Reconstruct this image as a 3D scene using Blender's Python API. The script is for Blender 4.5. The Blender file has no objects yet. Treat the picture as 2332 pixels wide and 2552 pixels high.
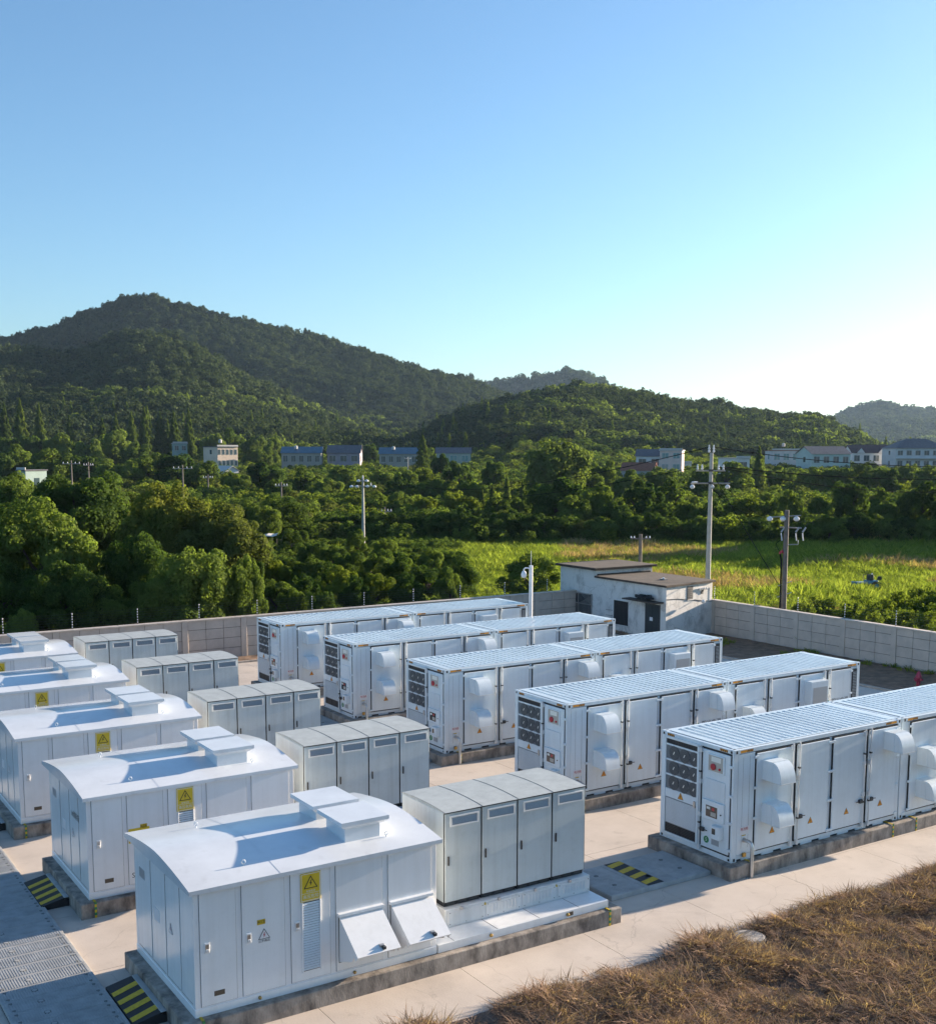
import bpy, bmesh, math, random
import numpy as np
from mathutils import Vector, Matrix

SC = bpy.context.scene
COL = SC.collection
rad = math.radians

# ------------------------------------------------------------------ camera
CAM = np.array([-19.3445, -18.516, 9.85])
YAW, PITCH, ROLL = rad(57.014), rad(-7.1286), rad(0.0965)
FPX, PPY = 2887.02, 1488.886          # focal length and principal row in photo pixels (2332 wide)
fw = np.array([math.cos(PITCH)*math.cos(YAW), math.cos(PITCH)*math.sin(YAW), math.sin(PITCH)])
r0 = np.array([math.sin(YAW), -math.cos(YAW), 0.0]); u0 = np.cross(r0, fw)
rt = r0*math.cos(ROLL)+u0*math.sin(ROLL); up = -r0*math.sin(ROLL)+u0*math.cos(ROLL)
cd = bpy.data.cameras.new('camera'); cam = bpy.data.objects.new('camera', cd); COL.objects.link(cam)
cd.sensor_fit = 'HORIZONTAL'; cd.sensor_width = 36.0; cd.lens = 36.0*FPX/2332.0
cd.shift_y = (PPY-1276.0)/2332.0; cd.clip_start = 0.1; cd.clip_end = 20000
cam.matrix_world = Matrix(((rt[0], up[0], -fw[0], CAM[0]), (rt[1], up[1], -fw[1], CAM[1]), (rt[2], up[2], -fw[2], CAM[2]), (0, 0, 0, 1)))
SC.camera = cam

# ------------------------------------------------------------------ sky, sun, exposure
SUN_EL, SUN_AZ = rad(11.5), rad(-0.8)      # azimuth measured from +X towards +Y
SKY_STRENGTH, SUN_STRENGTH = 0.063, 4.5
W = bpy.data.worlds.new('World'); SC.world = W; W.use_nodes = True
nt = W.node_tree; bg = nt.nodes['Background']
sky = nt.nodes.new('ShaderNodeTexSky'); sky.sky_type = 'NISHITA'; sky.sun_disc = False
sky.sun_elevation = SUN_EL; sky.sun_rotation = math.pi/2-SUN_AZ
sky.altitude = 0; sky.air_density = 1.0; sky.dust_density = 0.8; sky.ozone_density = 3.0
wb = nt.nodes.new('ShaderNodeMix'); wb.data_type = 'RGBA'; wb.blend_type = 'MULTIPLY'; wb.inputs[0].default_value = 1.0
wb.inputs[7].default_value = (0.87, 1.0, 1.07, 1)      # camera white balance, the same all over the sky
nt.links.new(sky.outputs[0], wb.inputs[6]); nt.links.new(wb.outputs[2], bg.inputs[0]); bg.inputs[1].default_value = SKY_STRENGTH
sd = bpy.data.lights.new('sun', 'SUN'); sd.energy = SUN_STRENGTH; sd.angle = rad(0.5); sd.color = (1.0, 0.82, 0.63)
sun = bpy.data.objects.new('sun', sd); COL.objects.link(sun)
sdir = Vector((math.cos(SUN_EL)*math.cos(SUN_AZ), math.cos(SUN_EL)*math.sin(SUN_AZ), math.sin(SUN_EL)))
sun.rotation_euler = sdir.to_track_quat('Z', 'Y').to_euler(); sun.location = (40, 0, 40)
SC.view_settings.view_transform = 'Standard'; SC.view_settings.look = 'None'
SC.view_settings.exposure = 1.9; SC.view_settings.gamma = 1.0; SC.view_settings.use_curve_mapping = False
cy = SC.cycles
cy.max_bounces = 6; cy.diffuse_bounces = 3; cy.glossy_bounces = 3; cy.transmission_bounces = 3
cy.volume_bounces = 0; cy.transparent_max_bounces = 6; cy.caustics_reflective = False; cy.caustics_refractive = False
cy.use_denoising = True

def at(px, py, D):
    """world point seen at photo pixel (px,py) at forward depth D"""
    return CAM + D*(fw + rt*(px-1166)/FPX - up*(py-PPY)/FPX)
def gat(px, D):
    p = CAM + D*(fw + rt*(px-1166)/FPX); return np.array([p[0], p[1]])
def ztop(py, D, px=1166):
    return at(px, py, D)[2]

# ------------------------------------------------------------------ materials
def newmat(name):
    m = bpy.data.materials.new(name); m.use_nodes = True
    return m, m.node_tree.nodes, m.node_tree.links, m.node_tree.nodes['Principled BSDF']
def srgb(r, g, b):
    f = lambda c: (c/255/12.92) if c/255 <= 0.04045 else ((c/255+0.055)/1.055)**2.4
    return (f(r), f(g), f(b))
def mat(name, col, rough=0.5, metal=0.0, var=0.0, scale=3.0, bump=0.0, bscale=40.0, spec=0.5, col2=None, detail=6.0, stretch=None, coat=0.0, streak=0.0, stain=0.0):
    m, N, L, P = newmat(name)
    P.inputs['Roughness'].default_value = rough; P.inputs['Metallic'].default_value = metal
    P.inputs['Specular IOR Level'].default_value = spec
    P.inputs['Base Color'].default_value = (*col, 1)
    if coat: P.inputs['Coat Weight'].default_value = coat; P.inputs['Coat Roughness'].default_value = 0.12
    geo = N.new('ShaderNodeNewGeometry')
    src = geo.outputs['Position']
    if stretch:
        mp = N.new('ShaderNodeMapping'); mp.inputs['Scale'].default_value = stretch
        L.new(src, mp.inputs['Vector']); src = mp.outputs[0]
    if var or col2:
        nz = N.new('ShaderNodeTexNoise'); nz.inputs['Scale'].default_value = scale; nz.inputs['Detail'].default_value = detail
        nz.inputs['Roughness'].default_value = 0.65
        L.new(src, nz.inputs['Vector'])
        cr = N.new('ShaderNodeValToRGB')
        c2 = col2 if col2 else tuple(max(0, c*(1-var)) for c in col)
        c1 = col if col2 else tuple(min(1, c*(1+var*0.5)) for c in col)
        cr.color_ramp.elements[0].position = 0.32; cr.color_ramp.elements[0].color = (*c2, 1)
        cr.color_ramp.elements[1].position = 0.68; cr.color_ramp.elements[1].color = (*c1, 1)
        L.new(nz.outputs['Fac'], cr.inputs[0]); L.new(cr.outputs[0], P.inputs['Base Color'])
    def layer(vec_scale, nscale, p0, p1, lowv, det=8.0):
        mp = N.new('ShaderNodeMapping'); mp.inputs['Scale'].default_value = vec_scale; L.new(geo.outputs['Position'], mp.inputs['Vector'])
        nz = N.new('ShaderNodeTexNoise'); nz.inputs['Scale'].default_value = nscale; nz.inputs['Detail'].default_value = det; nz.inputs['Roughness'].default_value = 0.6
        L.new(mp.outputs[0], nz.inputs['Vector'])
        cr = N.new('ShaderNodeValToRGB'); cr.color_ramp.elements[0].position = p0; cr.color_ramp.elements[0].color = (lowv[0], lowv[1], lowv[2], 1); cr.color_ramp.elements[1].position = p1; cr.color_ramp.elements[1].color = (1, 1, 1, 1)
        L.new(nz.outputs['Fac'], cr.inputs[0]); mulcol(cr.outputs[0])
    def mulcol(sock):
        mx = N.new('ShaderNodeMix'); mx.data_type = 'RGBA'; mx.blend_type = 'MULTIPLY'; mx.inputs[0].default_value = 1.0
        ls = P.inputs['Base Color'].links
        if ls: L.new(ls[0].from_socket, mx.inputs[6])
        else: mx.inputs[6].default_value = (*col, 1)
        L.new(sock, mx.inputs[7]); L.new(mx.outputs[2], P.inputs['Base Color'])
    if streak:
        layer((5.0, 5.0, 0.22), 1.5, 0.34, 0.56, (1-streak, 1-streak*1.05, 1-streak*1.15))
        layer((1, 1, 1), 7.0, 0.30, 0.46, (1-streak*0.6, 1-streak*0.6, 1-streak*0.7))
        oi = N.new('ShaderNodeObjectInfo'); mr = N.new('ShaderNodeMapRange'); mr.inputs['To Min'].default_value = 0.95; mr.inputs['To Max'].default_value = 1.03
        L.new(oi.outputs['Random'], mr.inputs['Value']); cb = N.new('ShaderNodeCombineColor')
        for k in range(3): L.new(mr.outputs[0], cb.inputs[k])
        mulcol(cb.outputs[0])
    if stain:
        layer((1, 1, 1), 0.35, 0.36, 0.50, (1-stain, 1-stain, 1-stain*0.95)); layer((1, 1, 1), 2.2, 0.30, 0.40, (1-stain*0.9, 1-stain*0.95, 1-stain)); layer((1, 1, 1), 14.0, 0.24, 0.36, (1-stain*0.8, 1-stain*0.85, 1-stain*0.9))
    if bump:
        nb = N.new('ShaderNodeTexNoise'); nb.inputs['Scale'].default_value = bscale; nb.inputs['Detail'].default_value = 5
        L.new(src, nb.inputs['Vector'])
        bp = N.new('ShaderNodeBump'); bp.inputs['Strength'].default_value = bump; bp.inputs['Distance'].default_value = 0.02
        L.new(nb.outputs['Fac'], bp.inputs['Height']); L.new(bp.outputs[0], P.inputs['Normal'])
    return m
def leafmat(name, dark, light, trans=0.45, hue=0.0):
    """leaf: diffuse + translucent, varied per leaf (attribute lv) and per tree (object random)"""
    m, N, L, P = newmat(name)
    N.remove(P); out = N['Material Output']
    at_ = N.new('ShaderNodeAttribute'); at_.attribute_name = 'lv'
    oi = N.new('ShaderNodeObjectInfo')
    mx = N.new('ShaderNodeMath'); mx.operation = 'MULTIPLY_ADD'; mx.inputs[1].default_value = 0.55
    mr = N.new('ShaderNodeMath'); mr.operation = 'MULTIPLY'; mr.inputs[1].default_value = 0.45
    L.new(oi.outputs['Random'], mr.inputs[0]); L.new(at_.outputs['Fac'], mx.inputs[0]); L.new(mr.outputs[0], mx.inputs[2])
    cr = N.new('ShaderNodeValToRGB')
    cr.color_ramp.elements[0].color = (*dark, 1); cr.color_ramp.elements[0].position = 0.1
    cr.color_ramp.elements[1].color = (*light, 1); cr.color_ramp.elements[1].position = 0.9
    L.new(mx.outputs[0], cr.inputs[0])
    d = N.new('ShaderNodeBsdfDiffuse'); t = N.new('ShaderNodeBsdfTranslucent')
    tc = N.new('ShaderNodeMix'); tc.data_type = 'RGBA'; tc.blend_type = 'MULTIPLY'; tc.inputs[0].default_value = 1.0
    L.new(cr.outputs[0], tc.inputs[6]); tc.inputs[7].default_value = (1.4, 1.5, 0.65, 1)
    L.new(cr.outputs[0], d.inputs[0]); L.new(tc.outputs[2], t.inputs[0])
    m1 = N.new('ShaderNodeMixShader'); m1.inputs[0].default_value = trans
    L.new(d.outputs[0], m1.inputs[1]); L.new(t.outputs[0], m1.inputs[2])
    L.new(m1.outputs[0], out.inputs['Surface'])
    return m

M = {}
M['cont'] = mat('container_paint', (0.70, 0.775, 0.82), 0.22, var=0.05, scale=1.3, spec=0.5, bump=0.03, bscale=2.2, streak=0.05)
M['croof'] = mat('container_roof_paint', (0.60, 0.69, 0.75), 0.24, var=0.08, scale=2.2, stain=0.10)
M['white'] = mat('white_paint', (0.80, 0.815, 0.83), 0.20, var=0.04, scale=1.1, bump=0.03, bscale=1.8, streak=0.045)
M['wroof'] = mat('white_roof_paint', (0.68, 0.715, 0.75), 0.20, var=0.06, scale=1.6, stain=0.10)
M['cab'] = mat('cabinet_paint', (0.50, 0.565, 0.59), 0.30, var=0.05, scale=2.0, bump=0.03, bscale=3, streak=0.10)
M['cabroof'] = mat('cabinet_roof_paint', (0.44, 0.47, 0.46), 0.5, var=0.14, scale=4.0, bump=0.05)
M['frame'] = mat('white_plastic_frame', (0.66, 0.68, 0.69), 0.4, streak=0.08)
M['black'] = mat('black_rubber', (0.014, 0.016, 0.02), 0.6)
M['dark'] = mat('dark_steel', (0.045, 0.05, 0.055), 0.5, metal=0.3)
M['seam'] = mat('shadow_gap', (0.05, 0.055, 0.06), 0.8)
M['steel'] = mat('galvanised_steel', (0.55, 0.56, 0.57), 0.32, metal=0.9, var=0.1, scale=20)
M['grille'] = mat('fan_grille', (0.16, 0.19, 0.22), 0.45, metal=0.4)
M['fan'] = mat('fan_blade', (0.03, 0.035, 0.04), 0.5)
M['meshp'] = mat('mesh_panel', (0.36, 0.39, 0.42), 0.5, metal=0.3, var=0.1, scale=60)
M['red'] = mat('red_plastic', (0.45, 0.03, 0.04), 0.35)
M['beige'] = mat('beige_box', (0.42, 0.40, 0.36), 0.5)
M['glassd'] = mat('dark_glass', (0.05, 0.05, 0.05), 0.12, spec=0.8)
M['orange'] = mat('orange_sign', (0.75, 0.30, 0.02), 0.5)
M['yellow'] = mat('yellow_sign', (0.70, 0.50, 0.03), 0.45, var=0.1, scale=6)
M['hazy'] = mat('hazard_yellow', (0.62, 0.42, 0.02), 0.6, var=0.25, scale=14)
M['hazk'] = mat('hazard_black', (0.02, 0.02, 0.022), 0.6, var=0.3, scale=14)
M['ink'] = mat('black_ink', (0.02, 0.02, 0.02), 0.6)
M['wink'] = mat('white_ink', (0.75, 0.75, 0.70), 0.6)
M['green'] = mat('green_paint', (0.03, 0.22, 0.08), 0.5)
M['paper'] = mat('label_white', (0.72, 0.72, 0.74), 0.5)
M['brass'] = mat('brass', (0.45, 0.30, 0.10), 0.35, metal=0.9)
M['plate'] = mat('brown_nameplate', (0.09, 0.07, 0.05), 0.4)
M['conc'] = mat('yard_concrete', (0.60, 0.525, 0.455), 0.85, col2=(0.52, 0.45, 0.385), scale=0.9, bump=0.12, bscale=25, detail=9, stain=0.16)
M['plinth'] = mat('weathered_concrete', (0.42, 0.37, 0.32), 0.9, col2=(0.085, 0.072, 0.065), scale=3.4, bump=0.35, bscale=30, detail=10, stretch=(1, 1, 0.5))
M['kerb'] = mat('kerb_concrete', (0.42, 0.38, 0.34), 0.9, var=0.3, scale=5, bump=0.2)
M['cover'] = mat('cover_plate_grey', (0.40, 0.41, 0.41), 0.7, var=0.22, scale=3.5, bump=0.1, bscale=30)
M['coverd'] = mat('cover_plate_hole', (0.16, 0.17, 0.17), 0.8)
M['block'] = mat('wall_block', (0.56, 0.49, 0.43), 0.9, col2=(0.44, 0.39, 0.345), scale=1.6, bump=0.12, bscale=40)
M['mortar'] = mat('wall_mortar', (0.10, 0.09, 0.08), 0.95)
M['cope'] = mat('wall_coping', (0.58, 0.52, 0.46), 0.9, var=0.2, scale=3, bump=0.1)
M['soil'] = mat('bare_soil', (0.30, 0.185, 0.115), 0.95, col2=(0.13, 0.082, 0.052), scale=2.4, bump=0.8, bscale=9, detail=10)
M['verge'] = mat('verge_soil', (0.22, 0.155, 0.12), 0.95, col2=(0.075, 0.055, 0.044), scale=2.4, bump=0.8, bscale=9, detail=10)
M['pole'] = mat('pole_concrete', (0.42, 0.41, 0.39), 0.85, var=0.15, scale=3, bump=0.1)
M['polew'] = mat('old_pole', (0.17, 0.15, 0.135), 0.9, var=0.3, scale=4, bump=0.2)
M['ceramic'] = mat('white_ceramic', (0.72, 0.73, 0.75), 0.2)
M['wire'] = mat('wire', (0.02, 0.02, 0.02), 1.0, spec=0.0)
M['bark'] = mat('bark', (0.075, 0.058, 0.045), 0.95, var=0.4, scale=6, bump=0.5)
M['blue'] = mat('blue_machine_paint', (0.03, 0.22, 0.36), 0.45, var=0.2, scale=8)
M['tarp'] = mat('white_tarp', (0.7, 0.68, 0.66), 0.7)
M['wood'] = mat('old_wood', (0.16, 0.13, 0.10), 0.9, var=0.3)
M['hroof'] = mat('weathered_roof', (0.085, 0.065, 0.052), 0.95, col2=(0.042, 0.034, 0.03), scale=2.2, bump=0.4, bscale=12)
M['cyl_white'] = mat('mast_paint', (0.75, 0.76, 0.77), 0.35)
M['pink'] = mat('hydrant_red', (0.38, 0.03, 0.07), 0.45, var=0.2, scale=20)
M['leafN'] = leafmat('leaf_broad', (0.046, 0.080, 0.024), (0.165, 0.215, 0.058), 0.5)
M['leafD'] = leafmat('leaf_dark', (0.030, 0.060, 0.021), (0.112, 0.162, 0.045), 0.45)
M['leafY'] = leafmat('leaf_yellowgreen', (0.055, 0.09, 0.018), (0.18, 0.215, 0.045), 0.52)
M['leafO'] = leafmat('leaf_olive', (0.052, 0.074, 0.024), (0.145, 0.165, 0.055), 0.45)
M['leafF'] = leafmat('leaf_flowering', (0.060, 0.090, 0.022), (0.27, 0.265, 0.07), 0.48)
M['leafP'] = leafmat('leaf_pale', (0.065, 0.10, 0.034), (0.16, 0.20, 0.065), 0.5)
M['leafC'] = leafmat('leaf_conifer', (0.036, 0.065, 0.020), (0.125, 0.165, 0.042), 0.4)
M['leafH'] = leafmat('leaf_hill', (0.020, 0.037, 0.022), (0.088, 0.112, 0.054), 0.25)
M['grassG'] = leafmat('grass_green', (0.09, 0.14, 0.025), (0.29, 0.33, 0.08), 0.58)
M['grassB'] = leafmat('grass_dry', (0.14, 0.095, 0.072), (0.54, 0.38, 0.29), 0.3)
M['grassT'] = leafmat('grass_tan', (0.22, 0.15, 0.09), (0.50, 0.36, 0.23), 0.4)

def add_cracks(m):
    N, L = m.node_tree.nodes, m.node_tree.links; P = N['Principled BSDF']; src = P.inputs['Base Color'].links[0].from_socket
    geo = N.new('ShaderNodeNewGeometry'); nz = N.new('ShaderNodeTexNoise'); nz.inputs['Scale'].default_value = 1.3; nz.inputs['Detail'].default_value = 6
    ad = N.new('ShaderNodeMix'); ad.data_type = 'RGBA'; ad.blend_type = 'ADD'; ad.inputs[0].default_value = 0.5
    L.new(geo.outputs['Position'], nz.inputs['Vector']); L.new(geo.outputs['Position'], ad.inputs[6]); L.new(nz.outputs['Color'], ad.inputs[7])
    v = N.new('ShaderNodeTexVoronoi'); v.feature = 'DISTANCE_TO_EDGE'; v.inputs['Scale'].default_value = 0.33; L.new(ad.outputs[2], v.inputs['Vector'])
    cr = N.new('ShaderNodeValToRGB'); cr.color_ramp.elements[0].position = 0.0008; cr.color_ramp.elements[0].color = (0.55, 0.55, 0.55, 1); cr.color_ramp.elements[1].position = 0.0035
    L.new(v.outputs['Distance'], cr.inputs[0]); mx = N.new('ShaderNodeMix'); mx.data_type = 'RGBA'; mx.blend_type = 'MULTIPLY'; mx.inputs[0].default_value = 0.4
    L.new(src, mx.inputs[6]); L.new(cr.outputs[0], mx.inputs[7]); L.new(mx.outputs[2], P.inputs['Base Color'])
add_cracks(M['conc'])
def ground_material():
    m, N, L, P = newmat('ground_earth_and_grass'); P.inputs['Roughness'].default_value = 0.95
    geo = N.new('ShaderNodeNewGeometry')
    a = N.new('ShaderNodeTexNoise'); a.inputs['Scale'].default_value = 0.06; a.inputs['Detail'].default_value = 10; a.inputs['Roughness'].default_value = 0.7
    L.new(geo.outputs['Position'], a.inputs['Vector'])
    cr = N.new('ShaderNodeValToRGB'); e = cr.color_ramp.elements
    e[0].position = 0.35; e[0].color = (0.030, 0.045, 0.014, 1); e[1].position = 0.7; e[1].color = (0.085, 0.095, 0.03, 1)
    L.new(a.outputs['Fac'], cr.inputs[0])
    b = N.new('ShaderNodeTexNoise'); b.inputs['Scale'].default_value = 3.0; b.inputs['Detail'].default_value = 8
    L.new(geo.outputs['Position'], b.inputs['Vector'])
    mx = N.new('ShaderNodeMix'); mx.data_type = 'RGBA'; mx.blend_type = 'MULTIPLY'; mx.inputs[0].default_value = 0.7
    cr2 = N.new('ShaderNodeValToRGB'); cr2.color_ramp.elements[0].position = 0.3; cr2.color_ramp.elements[0].color = (0.35, 0.35, 0.35, 1); cr2.color_ramp.elements[1].position = 0.7
    L.new(b.outputs['Fac'], cr2.inputs[0]); L.new(cr.outputs[0], mx.inputs[6]); L.new(cr2.outputs[0], mx.inputs[7])
    L.new(mx.outputs[2], P.inputs['Base Color'])
    bp = N.new('ShaderNodeBump'); bp.inputs['Strength'].default_value = 0.6; bp.inputs['Distance'].default_value = 0.2
    L.new(b.outputs['Fac'], bp.inputs['Height']); L.new(bp.outputs[0], P.inputs['Normal'])
    return m
M['ground'] = ground_material()
def plaster_material():
    m, N, L, P = newmat('stained_plaster'); P.inputs['Roughness'].default_value = 0.9
    geo = N.new('ShaderNodeNewGeometry')
    mp = N.new('ShaderNodeMapping'); mp.inputs['Scale'].default_value = (0.9, 0.9, 0.6); L.new(geo.outputs['Position'], mp.inputs['Vector'])
    a = N.new('ShaderNodeTexNoise'); a.inputs['Scale'].default_value = 1.6; a.inputs['Detail'].default_value = 12; a.inputs['Roughness'].default_value = 0.72
    L.new(mp.outputs[0], a.inputs['Vector'])
    cr = N.new('ShaderNodeValToRGB'); e = cr.color_ramp.elements
    e[0].position = 0.30; e[0].color = (0.33, 0.32, 0.305, 1); e[1].position = 0.50; e[1].color = (0.66, 0.645, 0.62, 1)
    L.new(a.outputs['Fac'], cr.inputs[0])
    v = N.new('ShaderNodeTexVoronoi'); v.feature = 'DISTANCE_TO_EDGE'; v.inputs['Scale'].default_value = 0.7
    nz = N.new('ShaderNodeTexNoise'); nz.inputs['Scale'].default_value = 2.5
    ad = N.new('ShaderNodeMix'); ad.data_type = 'RGBA'; ad.inputs[0].default_value = 0.25
    L.new(geo.outputs['Position'], nz.inputs['Vector']); L.new(geo.outputs['Position'], ad.inputs[6]); L.new(nz.outputs['Color'], ad.inputs[7]); L.new(ad.outputs[2], v.inputs['Vector'])
    c2 = N.new('ShaderNodeValToRGB'); c2.color_ramp.elements[0].position = 0.001; c2.color_ramp.elements[0].color = (0.6, 0.6, 0.6, 1); c2.color_ramp.elements[1].position = 0.008
    L.new(v.outputs['Distance'], c2.inputs[0])
    mx = N.new('ShaderNodeMix'); mx.data_type = 'RGBA'; mx.blend_type = 'MULTIPLY'; mx.inputs[0].default_value = 0.8
    L.new(cr.outputs[0], mx.inputs[6]); L.new(c2.outputs[0], mx.inputs[7]); L.new(mx.outputs[2], P.inputs['Base Color'])
    return m
M['plaster'] = plaster_material()

# ------------------------------------------------------------------ mesh helpers
class MB:
    def __init__(s): s.v = []; s.f = []; s.m = []; s.mats = []
    def mi(s, mt):
        if mt not in s.mats: s.mats.append(mt)
        return s.mats.index(mt)
    def poly(s, pts, mt):
        k = len(s.v); s.v += [tuple(map(float, p)) for p in pts]; s.f.append(tuple(range(k, k+len(pts)))); s.m.append(s.mi(mt)); return s
    def box(s, x0, x1, y0, y1, z0, z1, mt):
        k = len(s.v); i = s.mi(mt)
        s.v += [(x0, y0, z0), (x1, y0, z0), (x1, y1, z0), (x0, y1, z0), (x0, y0, z1), (x1, y0, z1), (x1, y1, z1), (x0, y1, z1)]
        for q in ((0, 3, 2, 1), (4, 5, 6, 7), (0, 1, 5, 4), (1, 2, 6, 5), (2, 3, 7, 6), (3, 0, 4, 7)):
            s.f.append(tuple(k+a for a in q)); s.m.append(i)
        return s
    def bbox(s, x0, x1, y0, y1, z0, z1, mt, b=0.01):
        """box with chamfered edges"""
        bm = bmesh.new(); bmesh.ops.create_cube(bm, size=1)
        for v in bm.verts:
            v.co = Vector(((x0+x1)/2+v.co.x*(x1-x0), (y0+y1)/2+v.co.y*(y1-y0), (z0+z1)/2+v.co.z*(z1-z0)))
        bmesh.ops.bevel(bm, geom=bm.edges[:], offset=b, segments=1, affect='EDGES', profile=0.5)
        k = len(s.v); i = s.mi(mt); bm.verts.index_update()
        s.v += [tuple(v.co) for v in bm.verts]
        for f in bm.faces: s.f.append(tuple(k+v.index for v in f.verts)); s.m.append(i)
        bm.free(); return s
    def tube(s, pts, r, mt, n=8, cap=True, r1=None):
        P = [Vector(p) for p in pts]; i = s.mi(mt); k = len(s.v); m = len(P)
        for j, p in enumerate(P):
            d = (P[min(j+1, m-1)]-P[max(j-1, 0)]).normalized()
            a = d.orthogonal().normalized() if j == 0 else (a - d*a.dot(d)).normalized()
            b = d.cross(a); rr = r if r1 is None else r+(r1-r)*j/(m-1)
            for q in range(n):
                t = 2*math.pi*q/n; s.v.append(tuple(p+(a*math.cos(t)+b*math.sin(t))*rr))
        for j in range(m-1):
            for q in range(n):
                s.f.append((k+j*n+q, k+j*n+(q+1) % n, k+(j+1)*n+(q+1) % n, k+(j+1)*n+q)); s.m.append(i)
        if cap:
            s.f.append(tuple(k+q for q in reversed(range(n)))); s.m.append(i)
            s.f.append(tuple(k+(m-1)*n+q for q in range(n))); s.m.append(i)
        return s
    def lathe(s, prof, mt, c=(0, 0, 0), axis='z', n=16):
        """profile of (radius, height) turned about an axis through c"""
        k = len(s.v); i = s.mi(mt)
        for (r, h) in prof:
            for q in range(n):
                t = 2*math.pi*q/n; a, b = r*math.cos(t), r*math.sin(t)
                p = {'z': (a, b, h), 'x': (h, a, b), 'y': (b, h, a)}[axis]
                s.v.append((c[0]+p[0], c[1]+p[1], c[2]+p[2]))
        for j in range(len(prof)-1):
            for q in range(n):
                s.f.append((k+j*n+q, k+j*n+(q+1) % n, k+(j+1)*n+(q+1) % n, k+(j+1)*n+q)); s.m.append(i)
        s.f.append(tuple(k+q for q in reversed(range(n)))); s.m.append(i)
        s.f.append(tuple(k+(len(prof)-1)*n+q for q in range(n))); s.m.append(i)
        return s
    def prism(s, prof, a0, a1, mt, axis='x'):
        """closed 2-D profile extruded along an axis; profile is (y,z) for x, (x,z) for y, (x,y) for z"""
        n = len(prof); k = len(s.v); i = s.mi(mt)
        for a in (a0, a1):
            for (p, q) in prof:
                s.v.append({'x': (a, p, q), 'y': (p, a, q), 'z': (p, q, a)}[axis])
        for q in range(n):
            s.f.append((k+q, k+(q+1) % n, k+n+(q+1) % n, k+n+q)); s.m.append(i)
        s.f.append(tuple(k+q for q in reversed(range(n)))); s.m.append(i)
        s.f.append(tuple(k+n+q for q in range(n))); s.m.append(i)
        return s
    def mesh(s, name='m', smooth=False):
        me = bpy.data.meshes.new(name); me.from_pydata(s.v, [], s.f)
        for x in s.mats: me.materials.append(x)
        me.polygons.foreach_set('material_index', s.m)
        bm = bmesh.new(); bm.from_mesh(me); bmesh.ops.recalc_face_normals(bm, faces=bm.faces); bm.to_mesh(me); bm.free()
        if smooth:
            me.polygons.foreach_set('use_smooth', [True]*len(me.polygons))
            me.set_sharp_from_angle(angle=rad(40))
        me.update(); return me
    def obj(s, name, parent=None, loc=None, smooth=False):
        return link(name, s.mesh(name, smooth), parent, loc)
def link(name, me, parent=None, loc=None, rotz=0.0, scale=None):
    o = bpy.data.objects.new(name, me); COL.objects.link(o)
    if parent: o.parent = parent
    if loc is not None: o.location = loc
    if rotz: o.rotation_euler = (0, 0, rotz)
    if scale is not None: o.scale = scale
    return o
def tag(o, label=None, cat=None, group=None, kind=None):
    if label: o['label'] = label
    if cat: o['category'] = cat
    if group: o['group'] = group
    if kind: o['kind'] = kind
    return o
def thing(name, label, cat, loc=(0, 0, 0), rotz=0.0, group=None):
    o = bpy.data.objects.new(name, None); COL.objects.link(o); o.empty_display_size = 0.3
    o.location = loc; o.rotation_euler = (0, 0, rotz); return tag(o, label, cat, group)
def kids(o): return [c for c in bpy.data.objects if c.parent == o]
def copy_tree(o, parent=None, _map=None):
    if _map is None:
        _map = {}
        for c in bpy.data.objects:
            if c.parent: _map.setdefault(c.parent.name, []).append(c)
    n = o.copy(); COL.objects.link(n); n.parent = parent
    for c in _map.get(o.name, []): copy_tree(c, n, _map)
    return n
_tc = {}
def text_mesh(txt, size, mt, depth=0.0):
    key = (txt, size, mt.name)
    if key in _tc: return _tc[key]
    cu = bpy.data.curves.new('t', 'FONT'); cu.body = txt; cu.size = size; cu.align_x = 'CENTER'; cu.align_y = 'CENTER'; cu.resolution_u = 2
    o = bpy.data.objects.new('t', cu); COL.objects.link(o)
    dg = bpy.context.evaluated_depsgraph_get()
    me = bpy.data.meshes.new_from_object(o.evaluated_get(dg)); me.name = 'lettering'
    bpy.data.objects.remove(o); me.materials.clear(); me.materials.append(mt)
    _tc[key] = me; return me
def text(name, txt, size, mt, parent, loc, face='-y'):
    o = link(name, text_mesh(txt, size, mt), parent, loc)
    o.rotation_euler = {'-y': (rad(90), 0, 0), '-x': (rad(90), 0, rad(-90))}[face]
    return o
def nquads(name, V, mt, lv=None, smooth=False):
    """mesh of separate quads from an (n,4,3) array, lv = per-face random attribute"""
    n = len(V); me = bpy.data.meshes.new(name)
    me.vertices.add(n*4); me.vertices.foreach_set('co', np.asarray(V, np.float32).reshape(-1))
    me.loops.add(n*4); me.loops.foreach_set('vertex_index', np.arange(n*4, dtype=np.int32))
    me.polygons.add(n); me.polygons.foreach_set('loop_start', np.arange(0, n*4, 4, dtype=np.int32)); me.polygons.foreach_set('loop_total', np.full(n, 4, np.int32))
    me.materials.append(mt)
    a = me.attributes.new('lv', 'FLOAT', 'FACE'); a.data.foreach_set('value', np.asarray(lv if lv is not None else np.random.rand(n), np.float32))
    me.update(calc_edges=True); return me

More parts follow.
